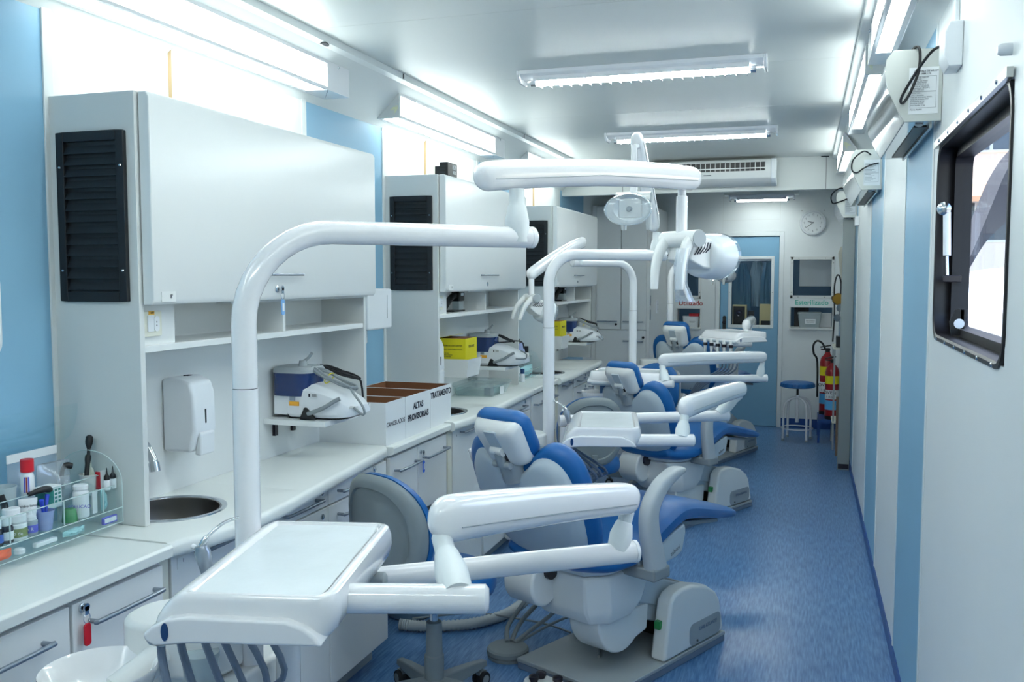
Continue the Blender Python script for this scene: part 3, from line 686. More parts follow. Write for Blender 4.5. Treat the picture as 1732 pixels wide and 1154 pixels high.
# ================================================================== left row: wall cabinets
def bar_handle(parent, p0, p1, out_, r=.006, name='handle', m=None):
    p0, p1, o = Vector(p0), Vector(p1), Vector(out_); d = (p1-p0).normalized()
    pts = [p0, p0+o*.75, p0+o+d*.012, p1+o-d*.012, p1+o*.75, p1]
    return MB().tube(smooth(pts, 4), r, 10).build(name, m or M['handle'], parent)
def key_lock(parent, p, ax, r=.010):
    return MB().lathe([(r, 0), (r, .004), (r*.7, .006), (0, .0062)], 14, p, ax).build('lock', M['chrome'], parent)
def wall_cabinet(Y0, L, lab, key, num):
    t = thing('wall_cabinet', lab, 'cabinet', (LW+.0005, Y0, 0), 0, 'louvred wall cabinets in the left row')
    F = .29
    # one continuous near side, top box, niche panels
    MB().box(0, F, 0, .02, .9025, 2.10).build('side_panel', M['lamshade'], t, bevel=.0015)
    MB().box(0, F, .02, L, 1.525, 2.10).build('top_box', M['lam'], t, bevel=.0015)
    MB().box(0, F-.012, L-.02, L, .9025, 1.525).build('side_panel', M['lamshade'], t, bevel=.0015)
    MB().box(0, .08, .02, L-.02, .9025, 1.525).build('back_panel', M['lam'], t)
    MB().box(.08, F-.015, .02, L-.02, 1.385, 1.405).build('shelf', M['lam'], t, bevel=.0015)
    MB().box(.08, F-.02, .76, .775, 1.405, 1.525).build('divider', M['lam'], t)
    blk = MB().box(.08, F-.03, .02, .185, 1.405, 1.525).build('socket_block', M['lam'], t)
    # flap door with rounded edges
    d = MB().prism([(F+.003, 1.52), (F+.030, 1.52), (F+.038, 1.535), (F+.038, 2.085), (F+.030, 2.10), (F+.003, 2.10)], 'y', .012, L-.004)
    dr = d.build('door', M['lam'], t, bevel=.004)
    hy = .53
    bar_handle(dr, (F+.036, hy, 1.605), (F+.036, hy+.235, 1.605), (.024, 0, 0), .0045)
    lk = key_lock(dr, (F+.037, hy+.10, 1.556), (1, 0, 0), .012)
    pl = MB().box(F+.037, F+.0395, .045, .105, 1.528, 1.556).build('number_plate', M['lam'], dr)
    text(num, .016, (F+.0395, .085, 1.542), (0,1,0), (0,0,1), M['ink'], pl)
    MB().box(.24, F+.005, L*.3, L-.02, 1.512, 1.526).build('lamp_rail', M['lamshade'], t)
    # ventilation grille on the near side
    gx0, gx1, gz0, gz1 = .035, .262, 1.53, 1.995
    fr = MB(); w_ = .026
    for a, b_, c, e in ((gx0, gx0+w_, gz0, gz1), (gx1-w_, gx1, gz0, gz1), (gx0+w_, gx1-w_, gz0, gz0+w_), (gx0+w_, gx1-w_, gz1-w_, gz1)): fr.box(a, b_, -.013, .001, c, e)
    g = fr.build('ventilation_grille', M['navy'], t, bevel=.002)
    MB().box(gx0+w_, gx1-w_, -.002, .001, gz0+w_, gz1-w_).build('grille_backing', M['black'], g)
    n = 13
    for i in range(n):
        z = gz0+w_+.016+(gz1-gz0-2*w_-.02)*i/(n-.4)
        MB().prism([(-.0125, z-.010), (-.0115, z-.011), (-.001, z+.010), (-.002, z+.011)], 'x', gx0+w_, gx1-w_).build('slat', M['navy'], g)
    sc = MB()
    for x in (gx0+.012, gx1-.012):
        for z in (gz0+.085, gz1-.095): sc.lathe([(.004, 0), (.003, .002)], 8, (x, -.013, z), (0, -1, 0))
    sc.build('screw', M['chrome'], g)
    return t
CAB = [(2.097, 1.39), (4.254, 1.39), (6.39, 1.345)]
wall_cabinet(*CAB[0], 'nearest and largest-looking white wall cabinet with black louvre and pale blue key tag', True, "8'")
wall_cabinet(*CAB[1], 'white wall cabinet with black louvre, a small black box on its top', False, '5')
wall_cabinet(*CAB[2], 'farthest white louvred wall cabinet, next to the tall cupboard', False, '2')
def key_tag(p, m_, lab, window=True):
    t = thing('key_tag', lab, 'key tag', p)
    MB().box(-.0015, .0015, -.006, .006, -.012, .008).lathe([(.009, -.0015), (.009, .0015)], 14, (0,0,.006), (1,0,0)).build('key', M['chrome'], t)
    r = MB().tube([(0, .010*math.cos(a), -.020+.012*math.sin(a)) for a in [2*math.pi*i/16 for i in range(16)]], .0009, 6, closed=True).build('ring', M['chrome'], t)
    o = [(p_[0], p_[1]) for p_ in rrect(-.0105, .0105, -.085, -.032, .008)]
    MB().prism(o, 'x', -.002, .002).build('fob', m_, t, bevel=.001)
    if window: MB().box(.002, .0026, -.006, .006, -.072, -.045).build('paper_insert', M['paper'], t)
    return t
key_tag((LW+.29+.052, 2.097+.645, 1.553), M['tagpale'], 'pale blue key tag hanging from the nearest wall cabinet lock')
for i, (y, L) in enumerate(CAB):
    lab = ['white double socket with yellow sticker under the nearest wall cabinet', 'white socket under the middle wall cabinet', 'white socket under the farthest wall cabinet'][i]
    s_ = thing('wall_socket', lab, 'socket', (LW+.2605, y+.075, 1.465))
    MB().prism([(p[0], p[1]) for p in rrect(-.042, .042, -.036, .036, .006)], 'x', 0, .010).build('plate', M['warm'], s_, bevel=.002)
    MB().box(.009, .013, -.02, .006, -.022, .024).build('switch', M['white'], s_, bevel=.001)
    MB().prism([(p[0], p[1]) for p in rrect(.008, .03, -.022, .022, .01)], 'x', .009, .012).m(1).box(.0115, .0125, .016, .019, .003, .007).m(1).box(.0115, .0125, .016, .019, -.007, -.003).build('outlet', [M['white'], M['ink']], s_)
    if i == 0:
        st_ = MB().box(.0095, .0108, -.014, .010, .026, .036).build('sticker', mat('sticker_orange', (245, 190, 70), .5), s_)
        text('110V', .009, (.0108, -.002, .031), (0,1,0), (0,0,1), M['ink'], st_)
bx = thing('black_box', 'small black electronic box on top of the middle wall cabinet', 'box', (LW+.27, 4.33, 2.1005))
MB().box(0, .045, 0, .13, 0, .068).m(0).box(-.03, 0, .01, .12, 0, .05).build('casing', M['black'], bx, bevel=.003)
for z in (.012, .028, .044): MB().box(.005, .03, -.001, .0005, z, z+.008).build('vent', M['seam'], bx)
text('808', .034, (.0452, .085, .046), (0,1,0), (0,0,1), M['paper'], bx, name='display_digits'); text('808', .026, (.0452, .085, .02), (0,1,0), (0,0,1), M['paper'], bx, name='display_digits')

# ================================================================== counters
def counter_side(Y0, Y1, lab):
    t = MB().prism([(LW+.001, .862), (-1.585, .862), (-1.562, .868), (-1.560, .893), (-1.566, .90), (LW+.001, .90)], 'y', Y0, Y1).build('countertop', M['top'], bevel=.002)
    return tag(t, lab, 'countertop')
counter_side(-.9, 1.985, 'nearest straight white countertop under the acrylic organiser')
def counter_bow(dy, end, lab, sink, bow=1.0, fdy=0):
    fr = [(1.99, -1.575), (2.04, -1.562), (2.12, -1.533), (2.22, -1.515), (2.34, -1.509), (2.48, -1.516), (2.62, -1.533), (2.8, -1.553), (3.03, -1.576), (3.3, -1.604), (end-.03-dy, -1.618), (end-dy, -1.632)]
    fr = [(y+dy, -1.59+(x+1.59)*bow) for y, x in fr]; Y0 = fr[0][0]; YS = 2.62+dy
    cx, cy, R = -1.80, 2.29+dy, .142
    mb = MB()
    # section with the round cut-out: ring from outline to circle, on top and below
    out_ = [(x, y) for y, x in fr if y <= YS+1e-6]; k = len(out_)
    loop = [(LW+.001, Y0)]+out_+[(LW+.001, YS)]
    # resample by angle
    n = 64
    def hit(a):
        d = (math.cos(a), math.sin(a)); best = None
        for i in range(len(loop)):
            p, q = loop[i], loop[(i+1) % len(loop)]
            ex, ey = q[0]-p[0], q[1]-p[1]; den = d[0]*ey-d[1]*ex
            if abs(den) < 1e-9: continue
            tt = ((p[0]-cx)*ey-(p[1]-cy)*ex)/den; uu = ((p[0]-cx)*d[1]-(p[1]-cy)*d[0])/den
            if tt > 0 and -1e-6 <= uu <= 1+1e-6 and (best is None or tt < best): best = tt
        return (cx+d[0]*best, cy+d[1]*best)
    angs = sorted([math.atan2(p[1]-cy, p[0]-cx) for p in loop]+[2*math.pi*i/n-math.pi for i in range(n)])
    A = [angs[0]]
    for a in angs[1:]:
        if a-A[-1] > 1e-4: A.append(a)
    ring = [hit(a) for a in A]; circ = [(cx+R*math.cos(a), cy+R*math.sin(a)) for a in A]
    zt, zb = .902, .856
    def inset(p, d): # pull the front edge in for a rounded nose
        return (p[0]-d if p[0] > -1.70 else p[0], p[1])
    rings = [[(*p, zb) for p in circ], [(*inset(p, .014), zb) for p in ring], [(*inset(p, .003), zb+.006) for p in ring], [(*p, zb+.016) for p in ring], [(*p, zt-.016) for p in ring], [(*inset(p, .004), zt-.005) for p in ring], [(*inset(p, .014), zt) for p in ring], [(*p, zt) for p in circ]]
    mb.loft(rings, closed=True)
    fr2 = [(y, x) for y, x in fr if y >= YS-1e-6]
    def sec(d, z): return [(LW+.001, fr2[0][0], z)]+[(x-d, y, z) for y, x in fr2]+[(LW+.001, fr2[-1][0], z)]
    mb.loft([sec(.014, zb), sec(.003, zb+.006), sec(0, zb+.016), sec(0, zt-.016), sec(.004, zt-.005), sec(.014, zt)])
    tag(mb.build('countertop', M['top'], ang=50), lab, 'countertop')
    s_ = thing('sink', sink, 'sink', (cx, cy, .9025))
    MB().lathe([(.1425, .001), (.136, .0), (.134, -.02), (.128, -.11), (.10, -.135), (.03, -.14), (.003, -.14)], 40, caps=False).build('bowl', M['sink'], s_, ang=60)
    MB().lathe([(.158, 0), (.157, .004), (.150, .0055), (.143, .0035), (.141, .0008)], 40, caps=False).build('rim', M['chrome'], s_)
    MB().lathe([(.02, -.1395), (.02, -.137), (0, -.137)], 16).build('drain', M['chrome'], s_)
    f = thing('faucet', sink.replace('round steel sink', 'curved chrome faucet over the round steel sink'), 'faucet', (-1.915, 2.275+dy+fdy, .9025))
    MB().lathe([(.022, 0), (.022, .006), (.014, .012), (.012, .12), (.010, .13)], 16).build('base', M['chrome'], f)
    MB().tube(smooth([(0, 0, .12), (.004, 0, .185), (.03, -.018, .208), (.062, -.030, .196), (.092, -.038, .160), (.098, -.040, .142)], 6), .0125, 12).build('spout', M['chrome'], f)
    MB().cyl((.0965, -.0395, .150), (.102, -.0415, .124), .0155, 14).build('aerator', M['chrome'], f)
counter_bow(0, 3.425, 'bow-fronted white countertop nearest the camera with a round sink', 'round steel sink in the nearest bow-fronted countertop')
counter_bow(2.09, 5.49, 'bow-fronted white countertop under the middle wall cabinet', 'round steel sink in the middle bow-fronted countertop', .3)
counter_bow(4.10, 7.50, 'bow-fronted white countertop under the farthest wall cabinet', 'round steel sink in the farthest bow-fronted countertop', .3, .20)
for Y0, Y1, lab in ((3.428, 4.075, 'narrow straight countertop under the three cardboard file boxes'), (5.493, 6.085, 'narrow straight countertop between the middle and farthest bow-fronted tops')):
    tag(MB().prism([(LW+.001, .858), (-1.622, .858), (-1.604, .866), (-1.602, .890), (-1.608, .897), (LW+.001, .897)], 'y', Y0, Y1).build('countertop', M['top'], bevel=.002), lab, 'countertop')

# ================================================================== base cabinets
FX = -1.622
def front(parent, nm, y0, y1, z0, z1, hy=None, hz=None, lock=None, plate=None, fx=FX, out_=.034):
    d = MB().box(fx-.018, fx, y0+.0025, y1-.0025, z0+.002, z1-.002).build(nm, M['lam'], parent, bevel=.0025)
    if hy: bar_handle(d, (fx-.002, hy[0], hz), (fx-.002, hy[1], hz), (out_, 0, 0), .0058)
    if lock: key_lock(d, (fx, lock[0], lock[1]), (1, 0, 0), .011)
    if plate:
        p = MB().box(fx-.001, fx+.0015, plate[0]-.018, plate[0]+.018, plate[1]-.016, plate[1]+.016).build('number_plate', M['lam'], d)
        text(plate[2], .015, (fx+.0015, plate[0]+.006, plate[1]+.003), (0,1,0), (0,0,1), M['ink'], p)
    return d
b = thing('base_cabinet', 'nearest white base cabinet with the red key tag hanging from its lock', 'cabinet', (0, 0, 0))
MB().box(LW+.002, -1.60, -.9, 1.975, .10, .861).box(LW+.002, -1.65, -.9, 1.975, .002, .10).build('carcass', M['lamshade'], b)
front(b, 'door', .98, 1.648, .10, .852, (1.30, 1.567), .795, None, None, -1.58, .03)
front(b, 'door', 1.652, 1.968, .10, .852, (1.705, 1.93), .797, (1.655+.028, .835), None, -1.58, .03)
key_tag((-1.566, 1.683, .832), M['red'], 'red key tag hanging from the nearest base cabinet', False)
def base_bow(dy, Y1, lab):
    b = thing('base_cabinet', lab, 'cabinet', (0, dy, 0)); E_ = Y1-dy
    MB().box(LW+.002, FX-.02, 2.005, 2.023, .10, .855).box(LW+.002, FX-.02, E_-.022, E_-.004, .10, .855).box(LW+.002, LW+.012, 2.023, E_-.022, .10, .855).box(LW+.012, FX-.02, 2.023, E_-.022, .10, .118).box(FX-.034, FX-.0195, 2.023, E_-.022, .118, .855).build('carcass', M['lamshade'], b)
    MB().box(LW+.002, FX-.075, 2.02, E_-.02, .002, .10).build('plinth', M['midgrey'], b)
    MB().box(FX-.05, FX-.001, 1.992, 2.045, .002, .855).build('corner_post', M['warm'], b, bevel=.006)
    c1, c2 = 2.47, 2.915
    front(b, 'door', 2.05, c1, .10, .848, (2.155, 2.36), .828, None, (2.095, .815, '1'))
    for nm, z0, z1 in (('drawer', .775, .848), ('drawer', .60, .773), ('door', .10, .598)):
        zz = .815 if z1 > .8 else z1-.045
        hn = nm == 'drawer'
        front(b, nm, c1+.028, c2, z0, z1, (2.60, 2.825) if hn else None, zz, (2.868, zz+.018) if hn else None, (c1+.062, zz+.012, "5'") if z1 > .8 else None)
        front(b, nm, c2, E_-.02, z0, z1, (2.985, 3.22) if hn else None, zz, (E_-.135, zz+.018) if hn else None, None)
base_bow(0, 3.42, 'white base cabinet with drawers under the nearest bow-fronted countertop')
base_bow(2.09, 5.488, 'white base cabinet with drawers under the middle bow-fronted countertop')
base_bow(4.10, 7.495, 'white base cabinet with drawers under the farthest bow-fronted countertop')
for (Y0, Y1, lab) in ((3.428, 4.075, 'raised white cabinet with the blue key tag, above the steel bin'), (5.493, 6.085, 'raised white cabinet between the middle and farthest sinks')):
    b = thing('base_cabinet', lab, 'cabinet', (0, Y0, 0)); L = Y1-Y0
    MB().box(LW+.002, FX-.02, 0.004, L-.004, .555, .857).build('carcass', M['lamshade'], b)
    md = L*.45
    front(b, 'door', .004, md, .55, .85, (.05, md-.035), .79)
    front(b, 'door', md, L-.012, .55, .85, (md+.055, L-.055), .79, (md+.028, .818))
    MB().box(LW+.002, LW+.012, .004, L-.004, .002, .55).build('back_board', M['lamshade'], b)
key_tag((FX+.016, 3.428+.648*.45+.028, .812), M['tagblue'], 'blue key tag hanging from the raised cabinet above the bin')
# bin
bn = thing('waste_bin', 'round steel waste bin with a black lid under the raised cabinet', 'bin', (-1.755, 3.93, 0.0005))
MB().lathe([(.10, 0), (.112, .01), (.118, .40), (.122, .405), (.122, .415), (0, .415)], 28).build('drum', M['steel'], bn)
MB().lathe([(.126, .405), (.126, .44), (.11, .452), (.09, .45), (.08, .44), (0, .44)], 28).build('lid', M['black'], bn)
MB().tube(smooth([(.124, -.09, .30), (.16, -.05, .33), (.16, .05, .33), (.124, .09, .30)], 4), .004, 8).build('bail_handle', M['chrome'], bn)

# ================================================================== dispensers
def soap(y, lab, x=LW+.0812, z=1.04, h=.235, w_=.115, dp=.12):
    t = thing('soap_dispenser', lab, 'soap dispenser', (x, y, z))
    prof = [(0, 0), (0, h), (dp*.55, h+.006), (dp*.9, h-.012), (dp, h-.05), (dp*1.02, .07), (dp*.86, .0)]
    MB().prism(prof, 'y', 0, w_).build('housing', M['white'], t, bevel=.012, seg=3)
    MB().prism([(dp*.86, -.01), (dp*1.06, -.012), (dp*1.09, .06), (dp*1.0, .066)], 'y', w_*.18, w_*.82).build('push_lever', M['white'], t, bevel=.006)
    MB().box(dp*1.0, dp*1.02+.0008, w_*.5-.003, w_*.5+.003, .09, .135).build('level_window', M['seam'], t)
    MB().box(dp*.42, dp*.56, -.001+w_*.5-.012, w_*.5+.012, h+.002, h+.0075).build('key_slot', M['ink'], t)
soap(2.44, 'white soap dispenser beside the nearest sink')
soap(4.44, 'white soap dispenser beside the yellow box in the middle niche')
soap(6.56, 'white soap dispenser in the farthest niche, left of the yellow box')
tag(MB().prism(rrect(1.54, 1.842, 1.385, 1.63, .05), 'x', LW+.001, LW+.085).build('towel_dispenser', M['white'], bevel=.01), 'white dispenser at the left edge on the blue wall panel', 'dispenser')
pt = thing('towel_dispenser', 'white paper towel dispenser between the two nearest wall cabinets', 'dispenser', (LW+.001, 3.80, 1.35))
MB().prism(rrect(0, .26, 0, .19, .015), 'x', 0, .13).build('housing', M['white'], pt, bevel=.01)
MB().box(.131, .1315, .20, .204, .05, .16).build('seam', M['midgrey'], pt)
MB().loft([[(.04+.006*math.sin(i), .06+i*.03, 0.002), (.04+.006*math.sin(i), .06+i*.03, -.075+.01*math.sin(i*2))] for i in range(5)], caps=False).build('paper_towel', M['paper'], pt)

# ================================================================== ultrasonic scalers
def scaler(Y0, lab, shelf, coil):
    sh = thing('small_shelf', shelf, 'shelf', (LW+.0815, Y0-.03, 1.06))
    MB().box(0, .262, 0, .27, -.02, 0).m(1).box(-.0, .262, -.001, 0, -.02, 0).build('board', [M['lam'], M['lam']], sh, bevel=.002)
    MB().box(0, .012, .06, .08, -.075, -.02).box(.0, .10, .06, .08, -.025, -.02).box(0, .012, .19, .21, -.075, -.02).build('bracket', M['bottledark'], sh)
    t = thing('ultrasonic_scaler', lab, 'dental scaler', (LW+.10, Y0, 1.0605))
    def ring(x, hw, z0, z1, yc=.10):
        return [(x, yc-hw, z0+.012), (x, yc-hw*.99, z0+.035), (x, yc-hw*.9, z1-.022), (x, yc-hw*.62, z1-.004), (x, yc, z1), (x, yc+hw*.62, z1-.004), (x, yc+hw*.9, z1-.022), (x, yc+hw*.99, z0+.035), (x, yc+hw, z0+.012), (x, yc+hw*.9, z0), (x, yc-hw*.9, z0)]
    bd = MB().loft([ring(.06, .090, .008, .132), ring(.075, .097, .006, .138), ring(.15, .099, .006, .132), ring(.21, .097, .006, .118), ring(.27, .090, .008, .096), ring(.315, .074, .012, .074), ring(.34, .050, .02, .055)])
    bd.box(0, .16, .015, .185, .012, .085)
    body = bd.build('body', M['white'], t, bevel=.003, ang=50)
    MB().loft([ring(.06, .088, .0, .024), ring(.26, .084, .0, .024), ring(.30, .066, .004, .026)]).build('base', M['black'], t)
    MB().prism([(.12, 0), (.19, 0), (.175, .02), (.15, .045), (.14, .046)], 'y', -.006, .006).build('foot_stop', M['black'], t, bevel=.003)
    o = rrect(-.012, .150, .004, .165, .045)
    tk = MB().loft([[(p[0], p[1], .085) for p in o], [(p[0], p[1], .172) for p in o]]).build('water_tank', M['tankblue'], t)
    o2 = rrect(-.015, .154, .001, .168, .047)
    MB().loft([[(p[0], p[1], .172) for p in o2], [(p[0], p[1], .184) for p in o2], [(.073+(p[0]-.073)*.9, .079+(p[1]-.079)*.9, .194) for p in o2]]).build('tank_lid', M['midgrey'], t)
    MB().lathe([(.018, .192), (.014, .215), (.0, .216)], 12, (.09, .08, 0)).tube(smooth([(.09, .08, .21), (.11, .085, .225), (.125, .09, .245)], 4), .006, 8).build('valve', M['midgrey'], t)
    pn = MB()
    for i, (x, y) in enumerate(((.21, .06), (.225, .075), (.24, .06), (.255, .075), (.225, .045))):
        pn.lathe([(.006, 0), (.004, .003)], 8, (x, y, .112-(x-.2)*.36), (.3, 0, 1))
    pn.lathe([(.02, 0), (.014, .006), (0, .007)], 14, (.285, .085, .078), (.35, 0, 1))
    pn.build('control_button', M['logo'], t)
    lab_ = MB().box(.155, .195, .001, .0042, .085, .10).build('white_sticker', M['paper'], t)
    g = MB()
    for i in range(7): g.box(.172+i*.003, .1732+i*.003, .0004, .0012, .087, .098)
    g.box(.157, .164, .0004, .0012, .086, .099); g.build('barcode', M['ink'], lab_)
    MB().box(.075, .115, .0005, .0045, .05, .066).build('orange_sticker', M['orangey'], t); MB().box(.076, .098, .0005, .0045, .070, .083).build('grey_sticker', M['handle'], t)
    hp = MB().tube(smooth([(.29, .0, .085), (.27, -.008, .075), (.23, -.018, .05), (.18, -.02, .03), (.165, -.02, .026)], 5), .008, 10)
    hp.build('handpiece', M['hosegrey'], t)
    def loops(n, c, r, sq, amp, m_, nm, rad, seed):
        rnd = random.Random(seed); pts = []
        for i in range(n*10):
            a = 2*math.pi*i/10; k = 1+.12*rnd.uniform(-1, 1)
            pts.append((c[0]+r*k*math.cos(a), c[1]+r*sq*k*math.sin(a), c[2]+amp*math.cos(a)+.004*rnd.uniform(-1, 1)+.001*i/10))
        return pts
    if coil:
        p = loops(5, (.225, .075, .150), .088, .40, -.036, None, '', .0045, 3)
        MB().tube(smooth(p+[(.32, .05, .10), (.365, .04, .05), (.36, .05, .02), (.33, .03, .05)], 3), .0046, 7).build('hose_coil', M['hosegrey'], t)
        p = loops(3, (.20, .165, .165), .075, .35, -.022, None, '', .0045, 5)
        MB().tube(smooth([(.05, .17, .15), (.10, .17, .19)]+p+[(.285, .18, .13), (.29, .19, .03)], 3), .0042, 7).build('power_cord', M['rubber'], t)
        MB().tube([(.20+.012*math.cos(a), .085+.03*math.sin(a), .15+.02*math.cos(a)) for a in [2*math.pi*i/12 for i in range(12)]], .002, 6, closed=True).build('cable_tie', M['yellow'], t)
    else:
        p = loops(2, (.20, .12, .16), .05, .4, -.02, None, '', .0045, 8)
        MB().tube(smooth([(.12, .16, .13)]+p+[(.29, .15, .14), (.30, .16, .10)], 3), .0042, 7).build('power_cord', M['rubber'], t)
        MB().tube(smooth([(.30, .10, .09), (.345, .06, .075), (.35, .03, .05), (.30, -.005, .05)], 4), .0045, 7).build('hose_coil', M['hosegrey'], t)
M['orangey'] = mat('sticker_amber', (240, 172, 50), .5)
scaler(3.045, 'white ultrasonic scaler with blue tank and coiled hoses under the nearest cabinet', 'small white shelf carrying the nearest scaler', True)
scaler(5.195, 'white ultrasonic scaler with blue tank behind the yellow box in the middle niche', 'small white shelf carrying the middle scaler', False)
scaler(7.30, 'white ultrasonic scaler with a hose coil in the farthest niche', 'small white shelf carrying the farthest scaler', True)

# ================================================================== sharps boxes
def sharps(Y0, lab, open_):
    x0 = LW+.0815
    h = thing('box_holder', 'white bracket holding the '+lab.split(',')[0], 'holder', (x0, Y0, 1.045))
    MB().loft([[(0, 0, 0), (.19, 0, 0), (.19, .20, 0), (0, .20, 0)], [(0, -.008, .10), (.205, -.008, .10), (.205, .208, .10), (0, .208, .10)], [(.006, -.002, .10), (.199, -.002, .10), (.199, .202, .10), (.006, .202, .10)], [(.006, .004, .006), (.186, .004, .006), (.186, .196, .006), (.006, .196, .006)]]).build('holder', M['lam'], h)
    t = thing('sharps_box', lab, 'sharps box', (x0, Y0, 1.0525))
    MB().box(.012, .182, .008, .192, 0, .205).build('carton', M['yellow'], t, bevel=.002)
    MB().box(.014, .180, .010, .190, .205, .2056).m(1).prism([(.01, .204), (.1, .222), (.1, .2205), (.01, .2025)], 'y', .01, .19).build('flap', [M['brown'], M['yellow']], t)
    text('PERFUROCORTANTES', .0135, (.097, .0078, .165), (1,0,0), (0,0,1), M['ink'], t); text('ATENCAO: RISCO BIOLOGICO', .0095, (.097, .0078, .145), (1,0,0), (0,0,1), M['ink'], t)
    text('Modo de uso\nMontar a caixa e encher\nate a linha indicada', .0095, (.06, .0078, .115), (1,0,0), (0,0,1), M['ink'], t)
    text('DESCARTE', .019, (.1822, .10, .16), (0,1,0), (0,0,1), M['ink'], t)
sharps(4.70, 'yellow sharps box with black print in the middle niche, left of the scaler', False)
sharps(6.74, 'yellow sharps box in the farthest niche, partly behind a white pole', True)

# ================================================================== stamps in the shelf bays
def stamp(y, lab):
    t = thing('rubber_stamp', lab, 'stamp', (LW+.15, y, 1.4055))
    MB().tube(smooth([(0, -.02, .005), (.02, 0, .05), (.03, .05, .082), (.035, .10, .088)], 5), [.018]*15+[.016], 10).build('arm', M['black'], t)
    MB().box(0, .07, -.03, .14, 0, .008).build('foot', M['black'], t, bevel=.002)
    MB().box(.01, .06, .08, .16, .055, .112).build('head', M['black'], t, bevel=.006)
    MB().box(.0605, .0612, .10, .14, .085, .10).build('label_window', M['paper'], t)
    MB().box(.015, .055, .085, .155, .008, .055).build('die', M['haze'], t)
stamp(4.62+.06, 'black self-inking stamp in the shelf bay of the middle niche')
stamp(6.98, 'black self-inking stamp in the shelf bay of the farthest niche')
# ================================================================== cardboard file boxes
fb = [(3.435, 3.628, 'white cardboard file box lettered CANCELADOS, nearest of three', ['CANCELADOS'], .028, .085),
      (3.632, 3.905, 'white cardboard file box lettered ALTAS PROVISORIAS, middle of three', ['ALTAS', 'PROVISORIAS'], .038, .128),
      (3.909, 4.165, 'white cardboard file box lettered TRATAMENTO, farthest of three', ['TRATAMENTO'], .038, .148)]
for y0, y1, lab, words, sz, tz in fb:
    X1, X0, zb, h = -1.640, -1.99, .8975, .180
    t = thing('file_box', lab, 'box', (0, y0, zb)); L = y1-y0; th = .003
    MB().box(X0, X1, 0, L, 0, th).box(X1-th, X1, 0, L, th, h).box(X0, X0+th, 0, L, th, h).box(X0+th, X1-th, 0, th, th, h).box(X0+th, X1-th, L-th, L, th, h).build('carton', M['paper'], t)
    i_ = MB().box(X0+th, X1-th, th, L-th, th, th+.001).box(X1-th-.001, X1-th, th, L-th, th, h-.001).box(X0+th, X0+th+.001, th, L-th, th, h-.001).box(X0+th, X1-th, th, th+.001, th, h-.001).box(X0+th, X1-th, L-th-.001, L-th, th, h-.001)
    i_.build('lining', M['brown'], t)
    for i, q in enumerate(words):
        text(q, sz*(1.0 if len(words) == 1 else 1.0), (X1, L/2, tz-(i*sz*1.25)), (0,1,0), (0,0,1), M['ink'], t, bold=.035 if sz > .035 else 0)
# container on the middle countertop
pc = bin_('plastic_container', -1.83, 5.15, .9025, .26, .34, .055, M['tub'], 'long clear plastic container on the middle countertop below the scaler', 'container', M['tub'])
MB().box(.05, .09, -.10, -.04, .003, .045).m(1).box(.06, .10, .02, .12, .003, .04).build('contents', [M['hose'], M['cyan']], pc)
MB().box(.130, .1315, -.05, .02, .004, .05).build('label', M['paper'], pc)
def yat(px_, py_, X):
    """distance along the room of a spot seen at photo pixel (px, py), lying at X"""
    v = cam.rotation_euler.to_matrix() @ Vector(((px_-CXP)/FPX, -(py_-CYP)/FPX, -1)); return v.y*X/v.x
# ================================================================== acrylic organiser on the nearest counter and its contents
M['edge'] = mat('acrylic_edge', (196, 214, 214), .2)
org = thing('acrylic_organiser', 'clear acrylic organiser full of bottles and packets on the nearest counter', 'organiser', (0, 0, 0))
OY0, OY1 = 1.05, 2.07
MB().box(-2.005, -1.79, OY0, OY1, .922, .926).box(-1.793, -1.790, OY0, OY1, .926, .962).build('lower_tray', M['clear'], org)
MB().box(-2.005, -1.815, OY0, OY1, .948, .952).box(-1.818, -1.815, OY0, OY1, .952, 1.02).build('front_shelf', M['clear'], org)
MB().box(-2.005, -1.868, OY0, OY1, .986, .990).box(-1.871, -1.868, OY0, OY1, .990, 1.045).build('rear_shelf', M['clear'], org)
arch = [(-1.79, .922), (-1.79, 1.03)]+[(-1.90+.11*math.cos(a), 1.03+.085*math.sin(a)) for a in [math.pi*i/14 for i in range(1, 14)]]+[(-2.01, 1.03), (-2.01, .922)]
for y in (OY1, OY0): MB().prism(arch, 'y', y-.003, y).build('end_plate', M['clear'], org)
for y in (yat(-300,880,-1.83), yat(8, 880, -1.83), yat(101, 880, -1.83), yat(168, 880, -1.83)): MB().prism([(-1.792, .926), (-1.792, .945), (-1.817, .955), (-1.817, 1.02), (-1.868, 1.035), (-2.0, 1.045), (-2.0, .926)], 'y', y, y+.003).build('divider', M['clear'], org)
ed = MB()
for x, z in ((-1.7915, .9625), (-1.8165, 1.0205), (-1.8695, 1.0455), (-1.79, .9225)): ed.box(x-.0011, x+.0011, OY0, OY1, z-.0011, z+.0011)
for y in (yat(8, 880, -1.83), yat(101, 880, -1.83), yat(168, 880, -1.83)): ed.box(-1.8175, -1.8155, y, y+.0025, .952, 1.02)
ed.tube([(x, OY1-.0015, z) for x, z in arch[:-1]], .0013, 6)
ed.build('polished_edge', M['edge'], org)
ft = MB()
for y in (OY0+.04, 2.03):
    for x in (-1.82, -1.98): ft.lathe([(.016, 0), (.016, .0195)], 16, (x, y, .9015))
ft.build('foot', M['clear'], org)
M['seethrough'] = M['haze']
def item(name, lab, cat, x, y, z): return thing(name, lab, cat, (x, y, z))
